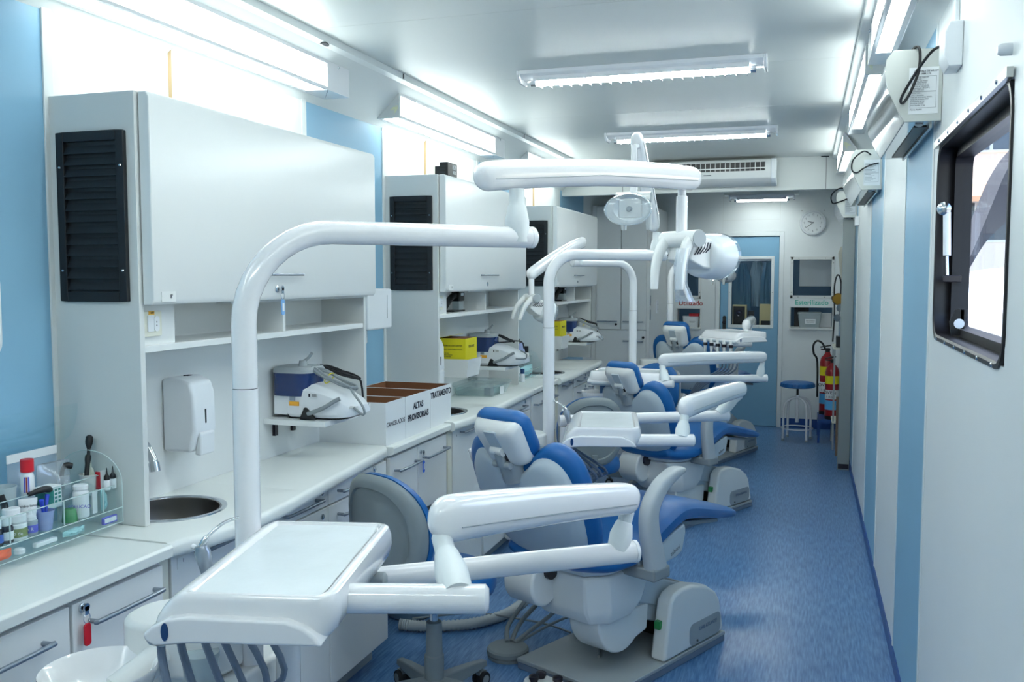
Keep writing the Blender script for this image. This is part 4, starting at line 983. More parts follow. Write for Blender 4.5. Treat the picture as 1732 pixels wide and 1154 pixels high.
def bottle(lab, x, y, z, r, h, body, cap, capr=.6, caph=.25, label=None, nozzle=False, word=None, wm=None, ang=0, name='bottle'):
    t = item(name, lab, 'bottle', x, y, z); hb = h*(1-caph)
    MB().lathe([(r*.92, 0), (r, .003), (r, hb*.86), (r*.8, hb*.96), (r*.55, hb), (r*.55, hb+.002)], 20).build('body', body, t)
    if nozzle: MB().lathe([(r*.85, hb-.002), (r*.8, hb+h*caph*.25), (r*.3, hb+h*caph*.45), (r*.14, h)], 16).build('cap', cap, t)
    else: MB().lathe([(r*capr, hb-.001), (r*capr, h-.002), (r*capr*.9, h), (0, h)], 18).build('cap', cap, t)
    if label: MB().lathe([(r*1.01, hb*.18), (r*1.012, hb*.66)], 20).build('label', label, t)
    if word:
        wd = math.radians(-58+ang)
        text(word, min(r*.75, .012), (r*1.02*math.cos(wd)+.0005, r*1.02*math.sin(wd), hb*.42), (-math.sin(wd), math.cos(wd), 0), (0,0,1), wm or M['paper'], t)
    return t
zf, zr, zl = .9525, .9905, .9265
bottle('white aerosol bottle with a red cap and blue stripes in the organiser', -1.892, yat(47, 825, -1.892), zr, .0165, .142, M['white'], M['red'], .98, .22, None)
t_ = bpy.data.objects['bottle']
for i, mm in enumerate((M['violet'], M['inkred'], M['violet'])):
    MB().prism([(.0165*1.02*math.cos(a), .0165*1.02*math.sin(a)) for a in (-1.3+.28*i, -1.2+.28*i, -1.1+.28*i, -1.2+.28*i-.02)], 'z', .058, .098).build('stripe', mm, t_)
bottle('small bottle with violet label and white nozzle at the organiser front', -1.843, yat(51, 880, -1.843), zf, .0175, .066, M['haze'], M['white'], .8, .40, M['violet'], True, 'on R', M['paper'])
bottle('squat white jar with an olive green label in the organiser', -1.843, yat(28, 880, -1.843), zf, .0235, .062, M['white'], M['white'], .95, .28, M['greenlab'], False, 'cado de', M['paper'])
bottle('dark amber bottle with a white cap at the organiser left', -1.843, yat(10, 890, -1.843), zf, .0165, .064, M['bottledark'], M['white'], .75, .32, M['paper'], False)
bottle('dark bottle with a blue label at the very left of the organiser', -1.843, yat(-7, 890, -1.843), zf, .0155, .06, M['bottledark'], M['white'], .75, .3, M['keyblue'])
bottle('white jar behind the olive labelled jar in the organiser', -1.862, yat(18, 850, -1.862), zf, .021, .075, M['shell'], M['white'], .97, .3)
bottle('tall white bottle with violet print right of the green cap', -1.848, yat(137, 850, -1.848), zf, .0205, .088, M['white'], M['white'], .95, .12, None, False, 'SOLUCAO', M['violet'])
# tube of cement standing on its cap
tb = item('cement_tube', 'white tube printed Vidro Ionomero in dark blue, standing in the organiser', 'tube', -1.853, yat(47, 850, -1.853), zf)
MB().lathe([(.013, 0), (.013, .018)], 16).build('cap', M['logo'], tb)
MB().loft([sellipse((0, 0, .016), .0165, .0165, (1,0,0), (0,1,0), 18), sellipse((0, 0, .04), .018, .011, (.85,.5,0), (-.5,.85,0), 18), sellipse((0, 0, .082), .022, .0022, (.6,.8,0), (-.8,.6,0), 18), sellipse((0, 0, .09), .022, .002, (.6,.8,0), (-.8,.6,0), 18)]).build('body', M['white'], tb)
text('Vidro Iono', .0088, (.0035, -.0022, .071), (.6,.8,0), (0,0,1), M['ink'], tb)
# cups
def cup(lab, x, y, z, r0, r1, h, m_, name='plastic_cup'):
    t = item(name, lab, 'cup', x, y, z)
    MB().lathe([(0, 0), (r0, 0), (r1, h), (r1*1.05, h), (r1*1.05, h-.003), (r1*.97, h-.003), (r0*.95, .003), (0, .003)], 22).build('cup_body', m_, t)
    return t
M['cupblue'] = clear('cup_pale_blue', (190, 205, 240), .12, .2, .6, (186, 200, 240))
c_ = cup('pale blue plastic cup holding two dark blue spatulas', -1.843, yat(76, 875, -1.843), zf, .0165, .0225, .05, M['cupblue'])
for i, (dx, dy) in enumerate(((-.02, .03), (.012, -.022))):
    MB().tube([(0, 0, .006), (dx*.6, dy*.6, .052), (dx, dy, .078)], [.003, .004, .006], 10).build('s', M['spatula']).name = 'spatula'
    o = bpy.data.objects['spatula'] if i == 0 else bpy.data.objects['spatula.001']
    o.location = (-1.843, yat(76, 875, -1.843), zf+.004); tag(o, 'dark blue spatula in the pale blue cup, %s one' % ('far leaning' if i == 0 else 'near leaning'), 'spatula')
WY = yat(151, 825, -1.90)
cup('white cup holding small dropper bottles in the organiser', -1.90, WY, zr, .021, .025, .058, M['shell'])
for i, (dx, dy) in enumerate(((0, -.012), (-.002, .010))):
    bottle('tiny dropper bottle with a pale tip in the white cup, %s' % ('left one' if i == 0 else 'right one'), -1.90+dx, WY+dy, zr+.035, .009, .042+.012*i, M['warm'], M['warm'], .7, .5, None, True, name='dropper_bottle')
cup('stack of frosted plastic cups at the left of the organiser', -1.90, yat(6, 840, -1.90), zr, .024, .03, .085, M['haze'], 'cup_stack')
# green cap, box, red box, droppers
g = item('green_cap', 'bright green translucent cap lying in the organiser', 'cap', -1.843, yat(118, 875, -1.843), zf)
MB().lathe([(.020, 0), (.0165, .03), (.013, .034), (0, .034)], 20).build('shell', M['green'], g)
g = item('carton', 'white and green carton standing behind the cups in the organiser', 'carton', -1.892, yat(80, 825, -1.892), zr)
MB().box(-.02, .02, -.028, .028, 0, .058).build('box', M['paper'], g, bevel=.001)
MB().box(-.0195, .021, -.0285, .0, .012, .048).build('green_print', M['teal'], g)
gm = MB()
for i in range(4):
    for j in range(2): gm.box(.0200, .0206, .004+j*.012, .012+j*.012, .014+i*.010, .020+i*.010)
gm.build('mark', M['teal'], g)
g = item('carton', 'small white carton with a red edge in the organiser right', 'carton', -1.872, yat(174, 830, -1.872), 1.005)
MB().box(-.006, .006, -.018, .018, 0, .05).m(1).box(-.0065, .0065, -.0195, -.015, 0, .05).build('box', [M['paper'], M['red']], g)
for i, (y, lab) in enumerate(((yat(181, 820, -1.838), 'black capped dropper bottle at the organiser right end, left one'), (yat(191, 820, -1.838), 'black capped dropper bottle at the organiser right end, right one'))):
    bottle(lab, -1.838, y, zf+.055, .0095, .062, M['white'], M['black'], .8, .52, None, True, name='dropper_bottle')
# brush handles and black tubes
def stick(lab, pts, r, m_, name='brush', cat='brush', dy=.06): return tag(MB().tube(smooth([(p[0]+.055, p[1]+dy, p[2]) for p in pts], 4), r, 10).build(name, m_), lab, cat)
stick('black handled brush standing tall in the organiser', [(-1.95, 1.99, 1.035), (-1.955, 2.005, 1.09), (-1.957, 2.01, 1.105), (-1.96, 2.016, 1.13), (-1.962, 2.022, 1.155)], [.007, .0068, .0066, .0064, .0085, .0082, .0082, .005, .0045, .0045, .0048, .007, .0095, .0105, .0100, .0095, .004], M['black'])
stick('black curved syringe tip in the organiser, beside the white cup', [(-1.975, 1.93, 1.02), (-1.975, 1.93, 1.065), (-1.972, 1.94, 1.083), (-1.965, 1.955, 1.08)], [.006]*8+[.009]*5, M['black'], 'syringe_tip', 'tip')
stick('black tube standing beside the red capped bottle', [(-1.93, 1.668, .975), (-1.935, 1.662, 1.03), (-1.94, 1.656, 1.06)], .0085, M['black'], 'black_tube', 'tube', .10)
stick('short black syringe lying above the cement tube', [(-1.925, 1.735, 1.046), (-1.915, 1.775, 1.052), (-1.912, 1.80, 1.045)], [.005, .006, .007, .008, .0085, .009, .009, .007, .004], M['black'], 'syringe_tip', 'tip', .09)
# pouches
def pouch(lab, x, y0, y1, z0, z1, seed, m_, header=None, d=.018):
    rnd = random.Random(seed); t = item('plastic_pouch', lab, 'pouch', x, 0, 0); n = 8; rows = 7
    for side in (0,):
        rings = []
        for j in range(rows+1):
            z = z0+(z1-z0)*j/rows; b_ = d*math.sin(math.pi*min(1, (j+.4)/rows))**.7
            fr = [(b_*math.sin(math.pi*i/n)*(1+.3*rnd.uniform(-1, 1))+.001, y0+(y1-y0)*i/n, z+.003*rnd.uniform(-1, 1)) for i in range(n+1)]
            bk = [(-.4*p[0]-.001, p[1], p[2]) for p in reversed(fr)]
            rings.append(fr+bk)
        MB().loft(rings).build('bag', m_, t)
    if header: MB().box(-.002, .002, y0, y1, z1, z1+header).build('header', M['paper'], t)
    return t
pouch('clear zip pouch with a white header against the blue wall', -1.955, yat(12, 800, -1.955), yat(96, 790, -1.955), 1.0, 1.115, 4, M['film'], .022)
pouch('crumpled clear bag beside the zip pouch', -1.925, yat(62, 800, -1.925), yat(118, 800, -1.925), 1.0, 1.10, 9, M['film'], None, .03)
pouch('white gauze bag in the middle of the organiser', -1.90, yat(100, 820, -1.9), yat(118, 820, -1.9), .992, 1.06, 6, M['film'], None, .02)
pouch('pale cyan packets in the right end of the organiser', -1.843, yat(171, 860, -1.843), 2.06, .954, 1.01, 12, M['cyan'], None, .015)
pouch('pale cyan packet in the lower organiser tray', -1.808, yat(106, 900, -1.808), yat(142, 890, -1.808), .928, .944, 13, M['cyan'], None, .012)
pouch('orange packet in the lower organiser tray at the left edge', -1.808, yat(-20, 945, -1.808), yat(19, 938, -1.808), .928, .948, 15, M['orange'], None, .012)
tag(MB().box(-1.818, -1.803, yat(58, 915, -1.81), yat(94, 905, -1.81), .9265, .938).build('white_stick', M['white'], bevel=.003), 'flat white stick in the lower organiser tray', 'stick')
tag(MB().lathe([(.013, 0), (.013, .009), (.01, .012), (0, .012)], 16, (-1.812, yat(33, 932, -1.812), .9265)).build('loose_lid', M['white']), 'small white cap in the lower organiser tray', 'cap')
tag(MB().box(-1.806, -1.798, 2.005, 2.055, .9265, .945).m(1).box(-1.7978, -1.7972, 2.008, 2.052, .930, .942).build('packet', [M['violet'], M['paper']]), 'small blue printed packet at the right end of the lower tray', 'packet')
tag(MB().box(-1.842, -1.838, yat(156, 860, -1.84), yat(164, 860, -1.84), .953, 1.012).build('paper_strip', M['paper']), 'white strip leaning beside the violet printed bottle', 'strip')
# curved clear shield fixed on the wall above
sh = MB(); n = 8
P_ = [(-2.028+.08*math.sin(t), 1.125+.115*(1-math.cos(t))) for t in [math.pi/2*i/n for i in range(n+1)]]
sh.prism(P_+[(p[0]-.002, p[1]+.003) for p in reversed(P_)], 'y', 1.0, 2.085)
tag(sh.build('acrylic_shield', M['clear']), 'curved clear acrylic shield on the blue wall panel at the left', 'shield')
# second organiser, behind the white pole
o2 = thing('acrylic_organiser', 'clear organiser with packets on the counter behind the second pole', 'organiser', (0, 0, 0))
MB().box(-2.0, -1.80, 5.70, 6.34, .9035, .907).box(-1.803, -1.80, 5.70, 6.34, .907, .95).box(-2.0, -1.87, 5.70, 6.34, .985, .989).box(-1.873, -1.87, 5.70, 6.34, .989, 1.03).build('tray', M['clear'], o2)
for y in (5.70, 6.337): MB().prism([(-1.80, .9035), (-1.80, .98), (-1.84, 1.05), (-1.9, 1.08), (-2.0, 1.05), (-2.0, .9035)], 'y', y, y+.003).build('end_plate', M['clear'], o2)
e2 = MB()
for x, z in ((-1.8015, .951), (-1.8715, 1.031), (-1.80, .9035)): e2.box(x-.0015, x+.0015, 5.70, 6.34, z-.0015, z+.0015)
e2.build('polished_edge', M['edge'], o2)
pouch('round pale cyan packet at the left of the far organiser', -1.90, 5.76, 5.94, .995, 1.135, 21, M['cyan'], None, .03)
pouch('white packet standing behind the cyan ones in the far organiser', -1.91, 5.93, 6.10, .99, 1.15, 22, M['shell'], None, .03)
pouch('pale packet leaning right in the far organiser', -1.90, 6.10, 6.24, .99, 1.13, 25, M['cupblue'], None, .025)
pouch('white packets low in the far organiser', -1.85, 5.74, 5.98, .912, .98, 23, M['paper'], None, .03)
pouch('pale cyan packets low in the far organiser, right half', -1.85, 6.0, 6.28, .912, .975, 27, M['cyan'], None, .03)
for i_, (y_, z_) in enumerate(((6.14, 1.14), (6.19, 1.155), (6.24, 1.13))): stick('dark thin instrument leaning in the far organiser, %s' % ('left one', 'middle one', 'right one')[i_], [(-1.98, y_, .995), (-1.985, y_+.02, 1.07), (-1.99, y_+.045, z_)], .006, M['black'] if i_ else M['hose'], 'instrument', 'instrument', 0)
bottle('small bottle with a dark cap at the right end of the far organiser', -1.90, 6.30, .9895, .02, .11, M['shell'], M['black'], .8, .4, None)
bottle('blue capped bottle standing before the far organiser', -1.775, 5.80, .9025, .016, .085, M['white'], M['logo'], .9, .35, None)
def fw(F, px_, py_):
    """point of the room seen at photo pixel (px, py) at depth F from the lens"""
    x, y = (px_-CXP)/FPX*F, (py_-CYP)/FPX*F
    R_ = cam.rotation_euler.to_matrix(); return R_ @ Vector((x, -y, -F))+Vector((0, 0, EYE))
# ================================================================== dental chairs
def cushion(path, wid, th, m_, nm, parent, e=3.0, n=28, bevel=0):
    """loft along (y, z) path with half widths and half thicknesses"""
    P_ = smooth([(0, p[0], p[1]) for p in path], 5); N = len(P_); rings = []
    def lerp(a, t):
        f = t*(len(a)-1); i = min(int(f), len(a)-2); return a[i]+(a[i+1]-a[i])*(f-i)
    for i, p in enumerate(P_):
        d = (P_[min(i+1, N-1)]-P_[max(i-1, 0)]).normalized(); nrm = Vector((0, -d.z, d.y)); t = i/(N-1)
        rings.append((p, d, nrm, lerp(wid, t), lerp(th, t)))
    out = []
    p, d, nr, a, b_ = rings[0]
    for k, s in ((.35, -.95), (.75, -.72), (.93, -.4)): out.append(sellipse(p+d*s*b_, a*(.85+.15*k), b_*k, (1,0,0), nr, n, e))
    for p, d, nr, a, b_ in rings: out.append(sellipse(p, a, b_, (1,0,0), nr, n, e))
    p, d, nr, a, b_ = rings[-1]
    for k, s in ((.93, .4), (.75, .72), (.35, .95)): out.append(sellipse(p+d*s*b_, a*(.85+.15*k), b_*k, (1,0,0), nr, n, e))
    return MB().loft(out).build(nm, m_, parent)
def dental_chair(O, ang, lift, label, arm_up, head=0):
    t = thing('dental_chair', label, 'dental chair', (O[0], O[1], .0005), -math.radians(ang), 'dental chairs')
    # base plate and rear housing
    MB().box(-.238, .238, -.43, .40, 0, .028).m(1).box(-.24, .24, -.432, .402, .028, .045).build('base_plate', [M['hose'], M['midgrey']], t, bevel=.004)
    prof = [(-.075, .045), (-.03, .285), (.0, .310), (.05, .322), (.13, .318), (.25, .285), (.325, .24), (.355, .20), (.395, .05)]
    h = MB()
    h.prism(prof, 'x', .165, .238).prism(prof, 'x', -.238, -.165)
    h.prism([(.28, .05), (.28, .265), (.325, .238), (.355, .20), (.39, .05)], 'x', -.17, .17)
    hs = h.build('base_housing', M['shell'], t, bevel=.016, seg=3)
    MB().box(-.165, .165, .15, .285, .045, .24).build('slot_lining', M['black'], hs)
    MB().prism(rrect(.11, .36, .055, .15, .03), 'x', .2375, .2392).build('badge_panel', M['midgrey'], hs, bevel=.001)
    text('DABI ATLANTE', .021, (.2392, .255, .115), (0,1,0), (0,0,1), M['hose'], hs, bold=.04)
    sw = MB().box(.178, .205, -.066, -.040, .17, .205).build('power_switch', M['green'], hs, bevel=.004)
    MB().lathe([(.005, 0), (.004, .004)], 10, (.2395, .17, .07), (1, 0, 0)).build('bolt', M['bottledark'], hs)
    # lifting arms
    z = lift
    A = MB().prism([(-.30, .47+z), (.20, .285), (.20, .175), (-.30, .345+z)], 'x', -.145, .15).build('lift_arm', M['shellgrey'], t, bevel=.008)
    A = MB().prism([(-.30, .355+z), (.19, .185), (.17, .11), (-.30, .285+z)], 'x', -.135, .14).build('lift_arm', M['shellgrey'], t, bevel=.008)
    bl = [(-.40, .29+z)]+[(-.24+.155*math.cos(a), .28+z+.160*math.sin(a)) for a in [math.pi*(1.08+.62*i/10) for i in range(11)]]+[(-.07, .165+z), (-.06, .27+z)]
    MB().prism(bl, 'x', .0, .150).build('motor_cover', M['shell'], t, bevel=.01)
    # pedestal under the seat
    pd = MB().loft([[(-.10, -.42, .27+z), (.125, -.42, .27+z), (.175, -.36, .27+z), (.175, -.22, .27+z), (-.10, -.2, .27+z)],
                    [(-.16, -.455, .33+z), (.135, -.46, .33+z), (.195, -.38, .33+z), (.195, -.17, .33+z), (-.16, -.15, .33+z)],
                    [(-.19, -.44, .47+z), (.135, -.47, .47+z), (.195, -.39, .47+z), (.195, -.10, .47+z), (-.19, -.1, .47+z)]])
    pd = pd.build('pedestal', M['shell'], t, bevel=.012, seg=3)
    MB().loft([[(-.015, -.478, .475+z), (.138, -.478, .475+z), (.200, -.392, .475+z), (.200, -.1, .475+z), (-.015, -.1, .475+z)], [(-.015, -.478, .53+z), (.138, -.478, .53+z), (.200, -.392, .53+z), (.200, -.1, .53+z), (-.015, -.1, .53+z)]]).build('collar', M['shell'], pd, bevel=.008)
    dm = MB().prism([(-.50+.085*math.cos(a), .425+z+.095*math.sin(a)) for a in [2*math.pi*i/24 for i in range(24)]], 'x', -.175, -.022).build('joint_drum', M['shell'], t, bevel=.014, seg=3)
    MB().cyl((-.023, -.485, .470+z), (-.006, -.485, .470+z), .034, 16).build('joint_axle', M['bottledark'], dm)
    # seat shell and side cover
    MB().prism([(-.28, .478+z), (-.30, .525+z), (-.2, .54+z), (-.05, .585+z), (.03, .602+z), (.036, .565+z), (.012, .492+z), (-.03, .478+z), (-.18, .463+z)], 'x', -.2, .262).build('seat_cover', M['shellgrey'], t, bevel=.01)
    text('zaboni', .026, (.2622, -.045, .508+z), (0,1,.32), (0,-.32,1), M['inkgrey'], t, name='maker_lettering')
    MB().loft([[(x, y, zz+z) for x, y, zz in ((-.17, -.02, .595), (.17, -.02, .595), (.15, .48, .515), (-.15, .48, .515))], [(x, y, zz+z) for x, y, zz in ((-.17, -.02, .57), (.17, -.02, .57), (.15, .48, .498), (-.15, .48, .498))]]).build('leg_frame', M['midgrey'], t, bevel=.006)
    cushion([(-.50, .545+z), (-.42, .532+z), (-.32, .537+z), (-.2, .565+z), (-.08, .612+z), (.02, .638+z), (.12, .630+z), (.30, .590+z), (.50, .545+z)], [.20, .25, .27, .275, .275, .272, .265, .255, .225], [.047, .05, .052, .052, .05, .048, .044, .038, .030], M['blue'], 'seat_cushion', t)
    # backrest: outline in (x, v), v along the back
    y0, z0, y1, z1 = -.47, .53+z, -.715, 1.0+z
    L = math.hypot(y1-y0, z1-z0); dv = Vector((0, (y1-y0)/L, (z1-z0)/L)); dn = Vector((0, dv.z, -dv.y))   # dn points to the patient side (+y)
    half = [(0, 0), (.14, .005), (.205, .045), (.252, .13), (.276, .25), (.280, .36), (.265, .445), (.230, .500), (.178, .525), (.125, .515), (.085, .485), (.05, .462), (0, .455)]
    HO = smooth([(x, v, 0) for x, v in half], 3)
    outline = [(p.x, p.y) for p in HO]+[(-p.x, p.y) for p in reversed(HO[1:-1])]
    def mp(x, v, d):
        bend = .06*(v/.5-.5)**2*2+.55*x*x      # lumbar curve and wings wrap towards the patient
        return Vector((x, y0, z0))+dv*v+dn*(d+bend-.03)
    mb = MB(); pillow(mb, outline, [(.02, -.028), (.9, -.028), (.97, -.022), (1.0, -.008), (1.0, .012), (.97, .03), (.88, .042), (.5, .048), (.02, .048)], mp); mb.build('back_cushion', M['blue'], t, ang=60)
    mb = MB(); pillow(mb, [(x*.87, .012+v*.92) for x, v in outline], [(.02, -.052), (.8, -.052), (.95, -.045), (1.0, -.026), (1.0, -.02), (.02, -.02)], mp)
    bs = mb.build('back_shell', M['shellgrey'], t, ang=60)
    if lift > .05: text('DABI', .022, mp(.06, .06, -.054), (1,0,0), dv, M['ink'], bs)
    # neck
    nb = mp(0, .44, -.03)
    MB().tube([nb-dv*.03, nb+dv*.03, nb+dv*.07-dn*.01], [.05, .046, .036], 16).build('neck_joint', M['midgrey'], t)
    # headrest
    ht = math.radians(-34+head); hv = Vector((0, math.sin(ht), math.cos(ht))); hn = Vector((0, hv.z, -hv.y))
    hb = Vector((0, -.700, .942+z))
    ol = [(p[0], p[1]) for p in rrect(-.115, .115, 0, .20, .045)]
    ol = [(x*(.82+.18*min(1, max(0, v/.12))) if v < .12 else x*(1-.1*(v-.12)/.08), v) for x, v in ol]
    def mh(x, v, d): return hb+hv*v+hn*(d+.9*x*x)+Vector((x, 0, 0))
    mb = MB(); pillow(mb, ol, [(.02, -.012), (.95, -.012), (1.03, -.004), (1.05, .012), (1.02, .034), (.9, .05), (.5, .056), (.02, .056)], mh); hc = mb.build('headrest_cushion', M['blue'], t, ang=60)
    o3 = [(p[0]*(.90 if p[1] < .06 else 1.0), p[1]) for p in rrect(-.106, .106, .0, .188, .034)]
    mb = MB(); pillow(mb, o3, [(.02, -.056), (.62, -.056), (.80, -.052), (.92, -.042), (1.0, -.022), (1.02, -.004), (.02, -.004)], mh); hsx = mb.build('headrest_shell', M['shell'], hc, ang=60)
    MB().loft([[mh(x_, v_, d_) for x_, d_ in ((-.027, -.0585), (.027, -.0585), (.027, -.05), (-.027, -.05))] for v_ in (.075, .125, .172)]).build('headrest_channel', M['shellgrey'], hc, bevel=.002)
    MB().loft([[mh(x_, v_, d_) for x_, d_ in ((-.030, -.0575), (.030, -.0575), (.030, -.05), (-.030, -.05))] for v_ in (-.002, .03, .078)]).build('headrest_slot', M['bottledark'], hc, bevel=.001)
    rd = MB().tube([mh(-.027, .085, -.055), mh(.027, .085, -.055)], .019, 14).build('headrest_hinge', M['shell'], hc)
    br = MB().tube([mh(0, .09, -.055), mh(0, .035, -.066), mh(0, -.02, -.052), nb+dv*.05], [.017, .019, .018, .020], 12)
    br.tube([mh(-.040, .028, -.068), mh(.040, .028, -.068)], .0125, 12)
    br.build('headrest_bracket', M['midgrey'], hc)
    MB().tube([mh(-.02, .004, -.064), mh(-.024, -.024, -.056)], [.005, .004], 8).tube([mh(.022, .004, -.064), mh(.027, -.024, -.056)], [.005, .004], 8).build('release_lever', M['black'], hc)
    # armrest
    ar = MB()
    MB().loft([[(.17, -.30, .455+z), (.17, -.15, .455+z), (.17, -.15, .505+z), (.17, -.30, .505+z)], [(.335, -.30, .452+z), (.335, -.19, .452+z), (.335, -.19, .50+z), (.335, -.30, .50+z)]]).build('armrest_base', M['hosegrey'], t, bevel=.01, seg=3)
    if arm_up: pp = [(-.245, .49), (-.265, .56), (-.292, .66), (-.285, .735), (-.225, .80), (-.14, .838), (-.085, .848)]; tw = [.052, .047, .042, .038, .03, .023, .012]
    else: pp = [(-.25, .49), (-.27, .58), (-.285, .70), (-.26, .80), (-.19, .865), (-.12, .90)]; tw = [.048, .045, .042, .038, .03, .014]
    cushionlike = smooth([(0, p[0], p[1]+z) for p in pp], 4); N = len(cushionlike); rings = []
    for i, p in enumerate(cushionlike):
        d = (cushionlike[min(i+1, N-1)]-cushionlike[max(i-1, 0)]).normalized(); nr = Vector((0, -d.z, d.y)); f = i/(N-1)*(len(tw)-1); k = min(int(f), len(tw)-2); w_ = tw[k]+(tw[k+1]-tw[k])*(f-k)
        rings.append(sellipse((.303, p.y, p.z), .030, w_, (1,0,0), nr, 20, 3.2))
    MB().loft(rings).build('armrest', M['armgrey'], t)
    return t
M['armgrey'] = mat('armrest_grey', (186, 192, 196), .42)
CH = [((-.694, 3.788), 25, 0.0, 'nearest reclined blue dental chair, its foot end pointing to the right wall', True, 0),
      ((-.722, 6.283), 27, -.055, 'middle blue dental chair, behind the second instrument tray', False, 0),
      ((-.757, 8.383), 20.5, .09, 'farthest blue dental chair, its headrest standing before the back wall', False, 4)]
for c_ in CH: dental_chair(*c_)

# ================================================================== dental units (pole, lamp, tray arm, spittoon)
def norm(v): return Vector(v).normalized()
def spring_arm(A, B, nm, parent, w_=.036, h0=.040, h1=.036, arch=.0):
    A, B = Vector(A), Vector(B); d = (B-A); L = d.length; d.normalize(); side = d.cross(Vector((0,0,1))).normalized(); up = side.cross(d)
    rings = []; R0, R1 = h0*1.05, h1
    for i in range(8):
        q = math.pi/2*(i+.35)/8; rings.append(sellipse(A+d*(R0*.6-R0*1.15*math.cos(q)), w_*math.sin(q), h0*math.sin(q), side, up, 24, 2.4))
    for f in (.1, .2, .35, .5, .65, .8, .9, .96):
        hh = (h0*1.02+(h1-h0)*f); rings.append(sellipse(A+d*(L*f)+up*(arch*(1-(2*f-1)**2)), w_*(1.02-.05*f), hh, side, up, 24, 2.5))
    for i in range(8):
        q = math.pi/2*(7.65-i)/8; rings.append(sellipse(B+d*(R1*1.1*math.cos(q)-R1*.3), w_*.96*math.sin(q), h1*math.sin(q), side, up, 24, 2.5))
    a = MB().loft(rings).build(nm, M['enamel'], parent)
    sm_ = MB()
    for s in (-1, 1):
        sm_.tube([A+d*(.02)+side*(s*w_*1.0)-up*h0*.25, A+d*L*.5+side*(s*w_*1.045)-up*h0*.25+up*arch, B-d*.01+side*(s*w_*.97)-up*h1*.25], .0012, 6)
    sm_.build('seam', M['midgrey'], a)
    return a
def joint(p0, p1, parent, r0=.024, r1=.031, m_=None):
    p0, p1 = Vector(p0), Vector(p1); d = p1-p0
    return MB().tube([p0, p0+d*.28, p0+d*.32, p0+d*.62, p0+d], [r0*.85, r0*.85, r0, r1, r1*.92], 18).build('swivel_joint', m_ or M['frost'], parent)
def lamp_head(parent, C0, face, rod_top, sleeve=False):
    f = norm(face); C0 = Vector(C0); up0 = Vector((0,0,1)); yv = up0.cross(f).normalized(); zv = f.cross(yv)
    P_ = lambda x, y, z: C0+f*x+yv*y+zv*z
    MB().tube([Vector(rod_top), (C0.x, C0.y, C0.z+.10+(rod_top[2]-C0.z-.10)*.45), (C0.x, C0.y, C0.z+.10+(rod_top[2]-C0.z-.10)*.45-.002), (C0.x, C0.y, C0.z)], [.0125, .0125, .0165, .0165], 14).build('lamp_rod', M['enamel'], parent)
    hd = MB().tube([P_(0, -.076, 0), P_(0, .076, 0)], .0245, 20).build('lamp_barrel', M['shell'], parent)
    for s in (-1, 1): MB().tube([P_(0, s*.0755, 0), P_(0, s*.078, 0)], .0235, 20).build('barrel_cap', M['midgrey'], hd)
    hs = MB()
    hs.loft([[P_(.0, -.055, .0), P_(.0, .055, .0), P_(-.01, .05, -.06), P_(-.01, -.05, -.06)], [P_(.035, -.06, .005), P_(.035, .06, .005), P_(.035, .06, -.082), P_(.035, -.06, -.082)], [P_(.085, -.05, .0), P_(.085, .05, .0), P_(.085, .05, -.085), P_(.085, -.05, -.085)]])
    h_ = hs.build('lamp_housing', M['shell'], hd, bevel=.006)
    g = MB()
    for s in (-1, 1):
        for i in range(5):
            x = .004+i*.010
            g.tube([P_(x+.016, s*.0575, -.006-i*.001), P_(x+.010, s*.0595, -.026), P_(x-.004, s*.0585, -.046+i*.002)], .0018, 6)
    for i in range(6): g.tube([P_(.02, -.03+.012*i, .006), P_(.045, -.03+.012*i, .004)], .0016, 6)
    g.build('vent_slot', M['ink'], h_)
    for s in (-1, 1):
        pts = smooth([P_(.0, s*.052, .0), P_(-.022, s*.054, -.016), P_(-.040, s*.056, -.055), P_(-.048, s*.056, -.10), P_(-.048, s*.056, -.145)], 5)
        MB().tube(pts, [.019-.008*i/(len(pts)-1) for i in range(len(pts))], 14).build('lamp_handle', M['shell'], hd)
    if sleeve:
        rings = []
        for j in range(6):
            q = [(-.045, -.066, -.03), (-.055, -.068, -.08), (-.054, -.068, -.13), (-.046, -.066, -.155), (-.036, -.064, -.175), (-.03, -.064, -.18)][j]; rr = (.02, .02, .018, .024, .028, .03)[j]
            rings.append([P_(q[0]+rr*math.cos(a)*(1+.25*math.sin(3*a+j)), q[1]+rr*.8*math.sin(a), q[2]) for a in [2*math.pi*i/16 for i in range(16)]])
        MB().loft(rings, caps=False).build('plastic_sleeve', M['film'], hd)
    cz, ex = -.045, .024
    def ell(x, ry, rz): return [P_(x+ex, ry*math.cos(a), cz+rz*math.sin(a)) for a in [2*math.pi*i/40 for i in range(40)]]
    MB().loft([ell(.038, .045, .034), ell(.040, .074, .052), ell(.047, .088, .060), ell(.060, .095, .064), ell(.085, .099, .067), ell(.104, .1, .0675), ell(.104, .096, .064), ell(.085, .092, .061), ell(.058, .075, .052), ell(.050, .04, .03), ell(.048, .004, .004)]).build('reflector', M['reflector'], hd)
    MB().loft([ell(.098, .103, .0695), ell(.112, .102, .069), ell(.126, .086, .058), ell(.131, .05, .034), ell(.132, .004, .003)], caps=False).build('clear_cover', M['lens'], hd)
    MB().tube([P_(.055+ex, 0, cz), P_(.085+ex, 0, cz), P_(.095+ex, 0, cz)], [.010, .012, .008], 12).build('bulb_cap', M['midgrey'], hd)
    return hd
M['reflector'] = mat('reflector_shell', (226, 231, 234), .16, coat=.5)
